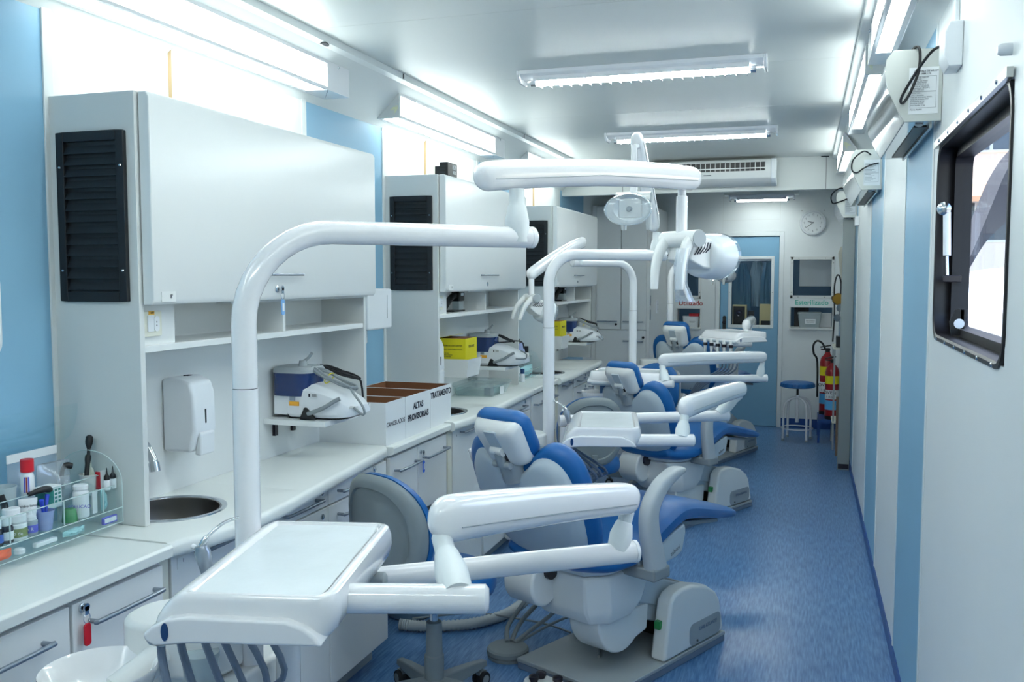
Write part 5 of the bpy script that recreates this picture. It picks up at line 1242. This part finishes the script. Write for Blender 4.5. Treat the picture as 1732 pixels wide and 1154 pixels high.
def tray(parent, T, rot):
    """instrument tray; T = front right corner of the rim"""
    ca, sa = math.cos(math.radians(rot)), math.sin(math.radians(rot)); T = Vector(T)
    LB, RC = .455, .038
    def cut(b):
        d = min(b, LB-b)
        return 0 if d >= RC else RC-math.sqrt(max(0, RC*RC-(RC-d)**2))
    def W(a, b, z):
        if a < -.24: a = -.24+(a+.24)*.82
        z = z*.83
        return Vector((T.x+a*ca-b*sa, T.y+a*sa+b*ca, T.z+z))
    def Wc(a, b, z):
        c = cut(b)
        if a > -.10: a -= c*min(1, (a+.10)/.06)
        elif a < -.22: a += .6*c*min(1, (-.22-a)/.05)
        return W(a, b, z)
    up = [(-.014, -.090), (.0, -.072), (.006, -.045), (.005, -.02), (.0, -.004), (-.007, 0), (-.016, -.001), (-.021, -.010), (-.238, -.010), (-.244, -.003), (-.252, -.002), (-.266, -.007), (-.282, -.018), (-.298, -.034), (-.312, -.054), (-.316, -.066), (-.29, -.088), (-.06, -.090)]
    rings = []
    for b, rim, dz in ((0, 1, -.012), (.002, 1, -.006), (.006, 1, -.001), (.013, 1, -.001), (.018, 0, 0), (.030, 0, 0), (RC, 0, 0), (.2, 0, 0), (LB-RC, 0, 0), (LB-.030, 0, 0), (LB-.018, 0, 0), (LB-.013, 1, -.001), (LB-.006, 1, -.001), (LB-.002, 1, -.006), (LB, 1, -.012)):
        r = []
        for k, (a_, z) in enumerate(up):
            if rim and 5 <= k <= 10: z = -.001
            if z > -.045: z = z+dz
            r.append(Wc(a_, b, z))
        rings.append(r)
    t = MB().loft(rings).build('tray', M['enamel'], parent, ang=42)
    gm = MB(); n = 9; rows = 14; rnd = random.Random(5)
    for j in range(rows+1):
        for i in range(n+1): gm.v.append(Wc(-.236+.213*i/n, .019+(LB-.038)*j/rows, -.0075+.0012*rnd.uniform(-1, 1)))
    for j in range(rows):
        for i in range(n): q = j*(n+1)+i; gm.f.append([q, q+1, q+n+2, q+n+1]); gm.mi.append(0)
    gm.build('tray_film', M['wrap'], t, ang=80)
    # lower skirt carrying the badge, slightly proud of the front
    sk = [(-.012, -.091), (-.022, -.074), (-.040, -.056), (-.070, -.043), (-.235, -.040), (-.27, -.045), (-.305, -.062), (-.322, -.078), (-.318, -.090), (-.30, -.100), (-.24, -.094), (-.20, -.092)]
    MB().loft([[W(a_*.985-.003, -.017, z*.97-.002) for a_, z in sk], [W(a_, -.012, z) for a_, z in sk], [W(a_, .02, z) for a_, z in sk], [W(a_, LB-.03, z) for a_, z in sk], [W(a_-.01, LB+.002, z) for a_, z in sk]]).build('tray_skirt', M['enamel'], t, bevel=.005, ang=34, seg=3)
    MB().loft([[W(a_, b_, z) for a_, z in ((-.275, -.094), (-.318, -.076), (-.328, -.088), (-.318, -.106), (-.288, -.110))] for b_ in (-.005, LB-.02)]).build('holder_rail', M['shellgrey'], t, bevel=.006)
    MB().loft([[W(-.275+.0075*math.cos(q), -.0172-d, -.070+.018*math.sin(q)) for q in [2*math.pi*i/20 for i in range(20)]] for d in (0, .0015)]).build('badge', M['logo'], t)
    return W
M['wrap'] = mat('tray_plastic_film', (226, 233, 236), .16, bump=.5, bscale=16)
def dental_unit(pole, label, light, arm, trayp, hoses, floor_post=False, beam=None, body=True, sleeve=False):
    px, py = pole
    t = thing('dental_unit', label, 'dental unit', (px, py, .0005 if floor_post else 0.0), 0, 'dental units with pole lamp and tray')
    Lc = lambda p: Vector((p[0]-px, p[1]-py, p[2]))
    zb = 0 if floor_post else .40
    # lamp pole with its bend
    E_ = Lc(light['end']); d = Vector((E_.x, E_.y, 0)).normalized(); R = light.get('bend', .17); zt = E_.z
    pts = [(0, 0, 1.372), (0, 0, zt-R)]+[tuple(d*(R*(1-math.cos(a)))+Vector((0, 0, zt-R+R*math.sin(a)))) for a in [math.pi/2*i/10 for i in range(1, 11)]]+[tuple(E_)]
    MB().tube(pts, .0252, 20).build('lamp_pole', M['enamel'], t, ang=60)
    MB().cyl((0, 0, zb), (0, 0, 1.3705), .0262, 20).build('lower_pole', M['enamel'], t)
    MB().cyl((0, 0, 1.3690), (0, 0, 1.3735), .0245, 20).build('pole_joint', M['bottledark'], t)
    MB().lathe([(.0262, 0), (.0262, .012), (.02, .018), (0, .019)], 20, E_-d*.002, d).build('pole_end_cap', M['enamel'], t)
    # lamp arm
    A, B = Lc(light['a']), Lc(light['b'])
    J = E_-d*.035
    joint((J.x, J.y, A.z-.028), (J.x, J.y, zt-.012), t, .022, .030)
    ad = (B-A).normalized()
    spring_arm(A, B, 'lamp_arm', t, .030, .036, .033, .012)
    hc = Lc(light['head']); top = B-ad*.02-Vector((0, 0, .02))
    lamp_head(t, (hc.x, hc.y, hc.z), light['face'], (hc.x, hc.y, top.z), sleeve)
    if (Vector((hc.x, hc.y))-Vector((top.x, top.y))).length > .03: MB().tube([(hc.x, hc.y, top.z-.01), (top.x, top.y, top.z+.005)], .014, 12).build('lamp_link', M['enamel'], t)
    # tray column and lower arm
    cx, cy = .07, .03
    l1 = Lc(arm['l1']); zl = l1.z
    MB().cyl((cx, cy, zb), (cx, cy, zl-.024), .0255, 18).build('tray_column', M['enamel'], t)
    l0 = Vector((cx, cy, zl)); dd = (l1-l0).normalized()
    MB().tube([l0-dd*.03, l1], .0255, 20).build('lower_arm', M['enamel'], t)
    MB().lathe([(.0265, -.004), (.0265, .004), (.018, .007), (0, .007)], 20, l1, dd).build('arm_end_cap', M['white'], t)
    u0, u1 = Lc(arm['u0']), Lc(arm['u1'])
    JJ = l1-dd*.045
    joint((u0.x, u0.y, u0.z-.030), (JJ.x, JJ.y, zl+.008), t, .020, .027)
    spring_arm(u1, u0, 'tray_arm', t, .035, .044, .036, .004)
    s0, s1 = Lc(arm['s0']), Lc(arm['s1']); sd_ = (s1-s0).normalized()
    sj = s0+sd_*.045
    joint((u1.x, u1.y, u1.z-.034), (sj.x, sj.y, s0.z+.006), t, .022, .030)
    MB().tube([s0, s1, s1+sd_*.10], .0252, 20).build('tray_tube', M['enamel'], t)
    MB().lathe([(.0252, 0), (.0252, .002), (.018, .008), (0, .009)], 20, s0, -sd_).build('tube_cap', M['enamel'], t)
    W = tray(t, Lc(trayp[0]), trayp[1])
    # instrument hoses from the rail to the unit body
    for i, (b, mid, end) in enumerate(hoses):
        a0 = W(-.305, b, -.100)
        m1, e1 = Vector(mid), Vector(end)
        MB().tube(smooth([a0, a0+Vector((.004, 0, -.05)), a0+(m1 if m1.z < -.05 else Vector((.03+.012*i, .012, -.20))), a0*.45+e1*.55+Vector((0, 0, -.03)), e1], 5), .0068, 8).build('instrument_hose', M['hose'], t)
    MB().lathe([(.015, 0), (.017, .03), (.012, .034), (0, .035)], 14, W(-.02, .33, -.10), Vector(W(1, 0, 0)-W(0, 0, 0))).build('tray_knob', M['midgrey'], t)
    if body:
        MB().prism(rrect(-.19, .03, -.10, .10, .05), 'z', zb+.02, .80).build('unit_body', M['shell'], t, bevel=.012, seg=3)
        MB().prism(rrect(-.245, .0, -.13, .035, .07), 'z', .80, .905).build('spittoon_housing', M['shell'], t, bevel=.014, seg=3)
        bw = MB().lathe([(.02, -.055), (.06, -.05), (.095, -.02), (.108, .018), (.106, .024), (.098, .018), (.085, -.012), (.05, -.035), (0, -.038)], 36, (-.185, -.225, .83)).build('spittoon_bowl', M['enamel'], t)
        MB().tube(smooth([(-.12, -.11, .85), (-.15, -.16, .82), (-.17, -.2, .80)], 4), .03, 12).build('bowl_bracket', M['shell'], t)
        MB().lathe([(.03, 0), (.034, .06), (.036, .064), (.036, .075), (0, .078)], 20, (-.03, -.125, .79)).build('filter_cup', M['haze'], t)
    if beam:
        b_ = Lc(beam); MB().tube([(0, 0, .44), (b_.x*.5, b_.y*.5, .43), (b_.x, b_.y, b_.z)], .035, 14).build('support_beam', M['shell'], t)
    if floor_post: MB().prism(rrect(-.17, .12, -.12, .12, .05), 'z', 0, .06).build('floor_plate', M['midgrey'], t, bevel=.008)
    return t, W
def hz(n): return [(.02+.06*i, (.055+.022*i, .02, -.165), (.05-.01*i, -.06+.02*i, .62)) for i in range(n)]
U1, W1 = dental_unit((-1.085, 1.615), 'nearest dental unit with lamp pole arching over a white instrument tray',
    dict(end=(-.640, 2.145, 1.692), a=(-.735, 2.075, 1.835), b=(-.318, 2.700, 1.878), head=(-.345, 2.688, 1.705), face=(.68, .74, -.03), bend=.19),
    dict(l1=(-.372, 2.12, .952), u0=(-.39, 2.12, 1.078), u1=(-.628, 1.545, 1.155), s0=(-.508, 1.440, 1.054), s1=(-.668, 1.392, 1.054)),
    ((-.707, 1.278, 1.090), 13),
    [(.02, (.10, -.33, .80), (.02, -.20, .52)), (.09, (.10, -.27, .78), (.03, -.13, .50)), (.17, (.26, -.20, .80), (.05, -.08, .5)), (.23, (.25, -.14, .78), (.06, -.06, .52)), (.30, (.16, -.14, .74), (-.02, -.09, .50)), (.37, (.20, -.05, .80), (.06, -.04, .56))],
    True, None, True, True)
U2, W2 = dental_unit((-1.085, 3.945), 'second dental unit, its lamp facing the camera and tray beside the nearest chair',
    dict(end=(-.640, 4.325, 1.696), a=(-.690, 4.365, 1.83), b=tuple(fw(4.05, 1077, 234)), head=tuple(fw(4.02, 1072, 334)), face=(-.02, -1, -.12), bend=.13),
    dict(l1=tuple(fw(4.28, 1230, 703)), u0=tuple(fw(4.3, 1252, 658)), u1=tuple(fw(3.75, 1158, 690)), s0=tuple(fw(3.70, 1172, 745)), s1=tuple(fw(3.70, 1105, 745))),
    ((-.615, 3.60, 1.0), 12), hz(6), False, (-.96, 3.66, .43))
c3 = fw(5.66, 1114, 640)
T3 = (c3.x+.31*math.cos(math.radians(86)), c3.y+.31*math.sin(math.radians(86)), 1.0)
U3, W3 = dental_unit((-1.09, 6.06), 'third dental unit, its lamp hanging left before the far cabinets',
    dict(end=(-1.395, 5.66, 1.684), a=(-1.352, 5.72, 1.815), b=(-1.487, 5.02, 1.61), head=(-1.484, 5.02, 1.475), face=(.75, .62, -.35), bend=.14),
    dict(l1=tuple(fw(6.2, 1296, 640)), u0=tuple(fw(6.2, 1290, 604)), u1=tuple(fw(5.75, 1120, 610)), s0=tuple(fw(5.65, 1138, 650)), s1=tuple(fw(5.72, 1092, 650))),
    (T3, 86), hz(5), False, (-.93, 6.12, .40))
c4 = fw(6.9, 1241, 580)
T4 = (c4.x+.32*math.cos(math.radians(42)), c4.y+.32*math.sin(math.radians(42)), c4.z+.075)
j4 = fw(7.3, 1266, 572)
U4, W4 = dental_unit((-1.085, 7.78), 'farthest dental unit, its tray of instruments turned towards the door',
    dict(end=(-.82, 8.30, 1.69), a=(-.85, 8.27, 1.80), b=(-.76, 8.86, 1.80), head=(-.765, 8.84, 1.66), face=(.3, .9, -.1), bend=.12),
    dict(l1=tuple(fw(7.8, 1270, 582)), u0=tuple(fw(7.75, 1271, 541)), u1=tuple(fw(7.25, 1262, 551)), s0=tuple(fw(7.2, 1277, 572)), s1=tuple(fw(7.18, 1262, 572))),
    (T4, 42), [(.06+.06*i, (.33+.04*i, -.55, .78), (.15, -.2, .5)) for i in range(5)], False, (-.98, 8.22, .50))
# hand instruments resting in the tray holders
def syringe(W, b, root, label, tip=(-.045, .075), a0=-.300):
    o = root.location
    t = thing('air_water_syringe', label, 'dental syringe', o)
    p = W(a0, b, -.085); q = W(a0-.024, b+.006, .012)
    MB().tube([p, p+(q-p)*.5, p+(q-p)*.85, q], [.0095, .012, .015, .011], 14).build('grip', M['handle'], t)
    dirx = W(tip[0], tip[1], 0)-W(0, 0, 0)
    MB().tube(smooth([q, q+Vector((0, 0, .018))+dirx*.25, q+Vector((0, 0, .038))+dirx*.8, q+Vector((0, 0, .043))+dirx*1.3], 4), [.006]*4+[.0032]*9, 10).build('nozzle', M['chrome'], t)
    MB().lathe([(.005, 0), (.005, .008), (0, .009)], 10, q+Vector((-.012, 0, -.004)), (-1, 0, .3)).build('button', M['white'], t)
    return t
syringe(W1, .215, U1, 'grey air water syringe standing at the left edge of the nearest tray', (.042, .035))
syringe(W2, .40, U2, 'white air water syringe standing at the left edge of the second tray', (-.075, .02))
def handpieces(W, root, bs, lab):
    for i, b in enumerate(bs):
        t = thing('handpiece', lab % ('first', 'second', 'third', 'fourth', 'fifth')[i], 'handpiece', root.location, 0, 'handpieces hanging under the farthest tray')
        p = W(-.322, b, -.10)
        MB().tube([p+Vector((0, 0, .02)), p, p-Vector((0, 0, .05)), p-Vector((0, 0, .09))], [.014, .016, .012, .009], 12).m(1).tube([p-Vector((0, 0, .012)), p-Vector((0, 0, .035))], .0168, 12).build('handpiece_body', [M['shell'], M['bottledark']], t)
handpieces(W4, U4, (.05, .13, .21, .29, .37), 'handpiece hanging under the farthest tray, %s from its right corner')

# ================================================================== operator stools
def operator_stool(loc, rz, label, base=True):
    t = thing('operator_stool', label, 'stool', loc, math.radians(rz), 'operator stools')
    ol = [(.238*math.cos(a), .220*math.sin(a)) for a in [2*math.pi*i/40 for i in range(40)]]
    mb = MB(); pillow(mb, ol, [(.02, .455), (.85, .455), (.97, .465), (1.0, .485), (1.0, .505), (.97, .528), (.85, .542), (.5, .548), (.02, .548)], lambda x, y, d: Vector((x, y, d)))
    mb.build('seat', M['blue'], t, ang=60)
    MB().cyl((0, 0, .33), (0, 0, .456), .0155, 14).build('gas_spring', M['chrome'], t)
    MB().lathe([(.036, .07), (.036, .21), (.031, .214), (.029, .335), (.017, .34)], 20).build('column', M['grey'], t)
    MB().box(-.10, .10, -.10, .10, .443, .457).build('seat_plate', M['grey'], t, bevel=.003)
    for k in range(5):
        a = math.radians(93+72*k); c, s = math.cos(a), math.sin(a); sd_ = Vector((-s, c, 0)); ur = Vector((c, s, 0))
        rg = []
        for r, hw, z0, z1 in ((.02, .03, .065, .125), (.12, .026, .068, .118), (.22, .021, .072, .108), (.285, .017, .075, .098)):
            rg.append([ur*r+sd_*hw+Vector((0,0,z0)), ur*r-sd_*hw+Vector((0,0,z0)), ur*r-sd_*hw*.8+Vector((0,0,z1)), ur*r+sd_*hw*.8+Vector((0,0,z1))])
        lg = MB().loft(rg).build('leg', M['grey'], t, bevel=.006)
        p = ur*.265
        cs = MB().lathe([(.010, -.024), (.027, -.024), (.029, -.020), (.029, -.010), (.022, -.008), (.022, .008), (.029, .010), (.029, .020), (.027, .024), (.010, .024)], 18, (p.x, p.y, .0295), sd_).m(1).lathe([(.018, -.0255), (.018, .0255)], 14, (p.x, p.y, .0295), sd_).build('caster', [M['rubber'], M['hosegrey']], lg)
        MB().cyl((p.x, p.y, .055), (p.x, p.y, .09), .008, 8).obox((p.x, p.y, .052), ur*.02, sd_*.01, (0, 0, .006)).build('caster_stem', M['grey'], lg)
    # curved backrest at local -y
    ol = rrect(-.208, .208, .53, .925, .185, 9)
    def mb_(x, z, d): k = x/.30; return Vector((.30*math.sin(k), -.245+.30*(1-math.cos(k))*.9-d-.02*(z-.53)/.39, z))
    mb = MB(); pillow(mb, ol, [(.02, -.045), (.7, -.043), (.93, -.034), (1.0, -.016), (1.0, .004), (.02, .006)], mb_); bc = mb.build('back_cushion', M['blue'], t, ang=60)
    mb = MB(); pillow(mb, [(x*.985, .725+(z-.725)*.985) for x, z in ol], [(.02, .006), (1.0, .006), (1.02, .018), (.98, .036), (.9, .042), (.80, .042), (.775, .032), (.75, .034), (.02, .036)], mb_); mb.build('back_shell', M['grey'], t, ang=50)
    MB().tube(smooth([(0, -.05, .45), (0, -.22, .45), (0, -.282, .48), (0, -.29, .60)], 5), .018, 10).build('back_stem', M['grey'], t)
    return t
operator_stool((-1.275, 3.06, .0005), -24, 'nearest operator stool with grey shell back, behind the nearest tray')
operator_stool((-1.25, 5.24, .0005), 30, 'second operator stool with grey shell back, beside the second tray')
operator_stool((-1.14, 6.88, .0005), 165, 'farthest operator stool, its blue back cushion below the farthest chair headrest')
# ================================================================== foot control, hoses, controller on the floor
pdl = thing('foot_pedal', 'round grey foot pedal on the floor beside the nearest chair base', 'foot pedal', (-1.165, 3.60, .0005))
MB().lathe([(.084, 0), (.086, .010), (.080, .016), (.088, .020), (.088, .036), (.082, .043), (0, .046)], 36).build('disc', M['grey'], pdl)
def hose(name, pts, r, m_, lab, cat='hose', k=6, ribs=False):
    P_ = smooth(pts, k)
    if ribs:
        Q = smooth(pts, 22); rr = [r*(1.0 if i % 2 else .80) for i in range(len(Q))]; o = MB().tube(Q, rr, 12).build(name, m_, ang=80)
    else: o = MB().tube(P_, r, 8).build(name, m_)
    return tag(o, lab, cat)
cs = lambda w_, s, z, O=(-.694, 3.788), a=25: (O[0]+s*math.sin(math.radians(a))+w_*math.cos(math.radians(a)), O[1]+s*math.cos(math.radians(a))-w_*math.sin(math.radians(a)), z)
M['hoselight'] = mat('hose_light_grey', (178, 186, 190), .5)
hose('suction_hose', [(-1.72, 3.72, .030), (-1.60, 3.745, .027), (-1.41, 3.84, .026), (-1.29, 4.02, .030), (-1.21, 4.15, .10), (-1.14, 4.12, .26), (-1.10, 4.03, .40)], .026, M['hoselight'], 'grey corrugated hose curving over the floor from the cabinet to the nearest chair', ribs=True)
hose('pedal_hose', [(-1.18, 3.64, .046), (-1.20, 3.72, .09), (-1.13, 3.82, .22), (-1.12, 3.90, .42)], .010, M['hosegrey'], 'leftmost grey hose rising from the foot pedal')
hose('pedal_hose', [(-1.165, 3.65, .046), (-1.15, 3.74, .10), (-1.05, 3.86, .24), (-1.06, 3.93, .42)], .0105, M['hosegrey'], 'thicker grey hose rising from the foot pedal, right of the leftmost')
hose('pedal_hose', [(-1.15, 3.645, .045), (-1.10, 3.70, .08), (-.98, 3.74, .19), (-.93, 3.72, .36)], .0085, M['hosegrey'], 'grey hose running from the foot pedal up to the joint drum')
hose('pedal_cable', [(-1.14, 3.65, .04), (-1.05, 3.80, .07), (-.95, 3.87, .10), (-.87, 3.83, .065), (-.80, 3.70, .055), (-.775, 3.60, .050)], .006, M['hosegrey'], 'grey cable loop lying on the base plate of the nearest chair')
hose('pedal_cable', [(-1.69, 3.80, .03), (-1.44, 3.90, .05), (-1.25, 3.95, .03), (-1.10, 3.95, .02), (-.97, 3.915, .008)], .005, M['hosegrey'], 'thin grey cable running along the corrugated hose')
fc = thing('foot_controller', 'pale foot controller with dark knobs before the base plate of the nearest chair', 'foot controller', (-.885, 3.305, .0005), -math.radians(25))
MB().prism(rrect(-.13, .13, -.06, .05, .05), 'z', 0, .045).build('casing', M['shell'], fc, bevel=.012, seg=3)
for x, y in ((-.075, .012), (.0, .022), (-.075, -.03), (.07, .012)): MB().lathe([(.016, 0), (.014, .008), (.020, .010), (.020, .022), (.012, .026), (0, .026)], 16, (x, y, .044)).build('knob', M['bottledark'], fc)
# ================================================================== right side, far end
pp = thing('steel_post', 'tall stainless steel post standing off the right wall at the back', 'post', (RW-.10, 8.0, 0.0005))
MB().box(0, .093, 0, .05, 0, 2.075).build('post_body', M['steelpost'] if 'steelpost' in MATS else mat('post_steel', (150, 156, 154), .42, metal=.6), pp, bevel=.003)
MB().box(.005, .088, -.0015, .002, .01, .05).build('base_plate', M['bottledark'], pp)
tag(MB().box(RW-.098, RW-.02, 8.6, 8.72, .0005, .52).build('step_box', mat('board_brown', (120, 100, 84), .7)), 'brown box on the floor behind the steel post', 'box')
ra = thing('equipment_stand', 'pale metal stand behind the steel post, holding gas fittings', 'stand', (.26, 8.9, 0.0005))
for x, y in ((0, 0), (.0, .5), (.10, 0), (.10, .5)): MB().box(x-.008, x+.008, y-.008, y+.008, 0, .95).build('leg', M['midgrey'], ra)
for z in (.25, .93): MB().box(-.012, .108, -.012, .512, z, z+.018).build('shelf', M['warm'], ra)
rg = thing('gas_regulator', 'brass gas regulator with gauges behind the steel post', 'regulator', (.30, 8.9, .9495))
MB().box(-.03, .03, -.02, .10, 0, .10).build('body', M['black'], rg, bevel=.004)
MB().cyl((0, .04, .10), (0, .04, .42), .012, 10).build('stem', M['chrome'], rg)
MB().lathe([(.045, -.02), (.055, 0), (.045, .02)], 16, (-.02, .04, .44), (0, 1, 0)).build('valve_wheel', mat('brass', (150, 116, 50), .35, metal=.9), rg)
MB().lathe([(.035, 0), (.035, .03), (0, .031)], 16, (.01, .02, .36), (-.6, -1, 0)).build('gauge', M['chrome'], rg)
MB().lathe([(.035, 0), (.035, .03), (0, .031)], 16, (-.01, .02, .27), (-.6, -1, 0)).build('gauge', M['chrome'], rg)
MB().tube(smooth([(0, .04, .46), (.0, .06, .60), (-.03, .05, .66), (-.055, .04, .55), (-.05, .02, .3), (-.06, 0, .05)], 5), .007, 8).build('hose', M['rubber'], rg)
# cone of paper cups on the wall
cn = thing('cup_dispenser', 'translucent cone hanging on the wall behind the steel post', 'dispenser', (.325, 9.2, 1.45))
MB().lathe([(.004, 0), (.05, .18), (.085, .36), (.05, .42), (0, .43)], 20, sx=.55).build('cone', mat('cone_plastic', (196, 194, 180), .5), cn)
MB().box(.03, .049, -.06, .06, -.02, .3).build('backplate', M['midgrey'], cn)
def extinguisher(x, y, z, r, h, lab, tall):
    t = thing('fire_extinguisher', lab, 'fire extinguisher', (x, y, z), 0, 'fire extinguishers at the back')
    MB().lathe([(r*.9, 0), (r, .012), (r, h*.80), (r*.85, h*.87), (r*.4, h*.93), (r*.35, h*.96)], 24).build('tank', M['redtank'], t)
    MB().lathe([(r*1.02, -.004), (r*1.02, .03)], 24).build('foot_ring', M['black'], t)
    MB().cyl((0, 0, h*.95), (0, 0, h*1.02), r*.32, 12).m(0).obox((-.02, -.01, h*1.05), (.05, 0, .01), (0, .01, 0), (0, 0, .006)).obox((-.02, -.01, h*1.0), (.045, 0, -.002), (0, .01, 0), (0, 0, .006)).build('valve', M['black'], t)
    b_ = MB().lathe([(r*1.012, h*.60), (r*1.012, h*.74)], 24, sx=1).build('yellow_band', M['yellow'], t)
    MB().lathe([(r*1.012, h*.34), (r*1.012, h*.50)], 24).build('white_label', M['paper'], t)
    MB().lathe([(r*1.012, h*.16), (r*1.012, h*.32)], 24).build('blue_label', mat('label_blue', (86, 170, 222), .5) if 'label_blue' not in MATS else MATS['label_blue'], t)
    text('OVEN', .045, (-r*.35, -r*1.03, h*.455), (1, -.25, 0), (0,0,1), M['ink'], t); text('1 KG', .03, (-r*.35, -r*1.03, h*.38), (1, -.25, 0), (0,0,1), M['ink'], t)
    if tall: MB().tube(smooth([(-.02, 0, h*.99), (-.05, 0, h*1.09), (-.10, 0, h*1.13), (-.135, 0, h*1.06), (-.13, .01, h*.93), (-.095, .02, h*.80), (-.088, .02, h*.25)], 5), .010, 10).build('discharge_hose', M['rubber'], t)
    return t
extinguisher(.255, 9.30, .235, .063, .56, 'nearer fire extinguisher with a yellow band and white and blue labels', False)
extinguisher(.215, 9.62, .235, .07, .64, 'farther fire extinguisher with a curved black hose on top', True)
tag(MB().box(.13, .35, 9.22, 9.72, .20, .2305).box(.13, .15, 9.24, 9.26, .0005, .2).box(.33, .35, 9.24, 9.26, .0005, .2).box(.13, .15, 9.68, 9.70, .0005, .2).box(.33, .35, 9.68, 9.70, .0005, .2).build('extinguisher_stand', M['vinyl']), 'low stand under the two fire extinguishers', 'stand')
# round stool
sl = thing('round_stool', 'round stool with blue padded seat and white tube legs by the door', 'stool', (-.06, 9.38, 0.0005))
scal = [( .162*(1+.015*math.cos(24*2*math.pi*i/96))*math.cos(2*math.pi*i/96), .162*(1+.015*math.cos(24*2*math.pi*i/96))*math.sin(2*math.pi*i/96)) for i in range(96)]
R_ = lambda k, z: [(p[0]*k, p[1]*k, z) for p in scal]
MB().loft([R_(.9, .515), R_(1, .522), R_(1.0, .535), R_(.97, .556), R_(.85, .566), R_(.4, .571), R_(.02, .572)]).build('seat', M['blue'], sl)
MB().cyl((0, 0, .43), (0, 0, .52), .011, 12).build('screw_shaft', M['black'], sl)
MB().cyl((0, 0, .17), (0, 0, .44), .017, 14).build('centre_tube', M['enamel'], sl)
for a in (35, 125, 215, 305):
    c, s = math.cos(math.radians(a)), math.sin(math.radians(a)); q = lambda r, z: (r*c, r*s, z)
    lg = MB().tube(smooth([q(.012, .412), q(.07, .405), q(.125, .375), q(.15, .31), q(.155, .2), q(.157, .012)], 4), .0115, 10).build('leg', M['enamel'], sl)
    MB().lathe([(.0145, 0), (.014, .02)], 12, (.157*c, .157*s, 0)).build('foot', M['midgrey'], lg)
MB().tube([(.150*math.cos(a), .150*math.sin(a), .115) for a in [2*math.pi*i/32 for i in range(32)]], .0065, 8, closed=True).build('foot_ring', M['enamel'], sl)
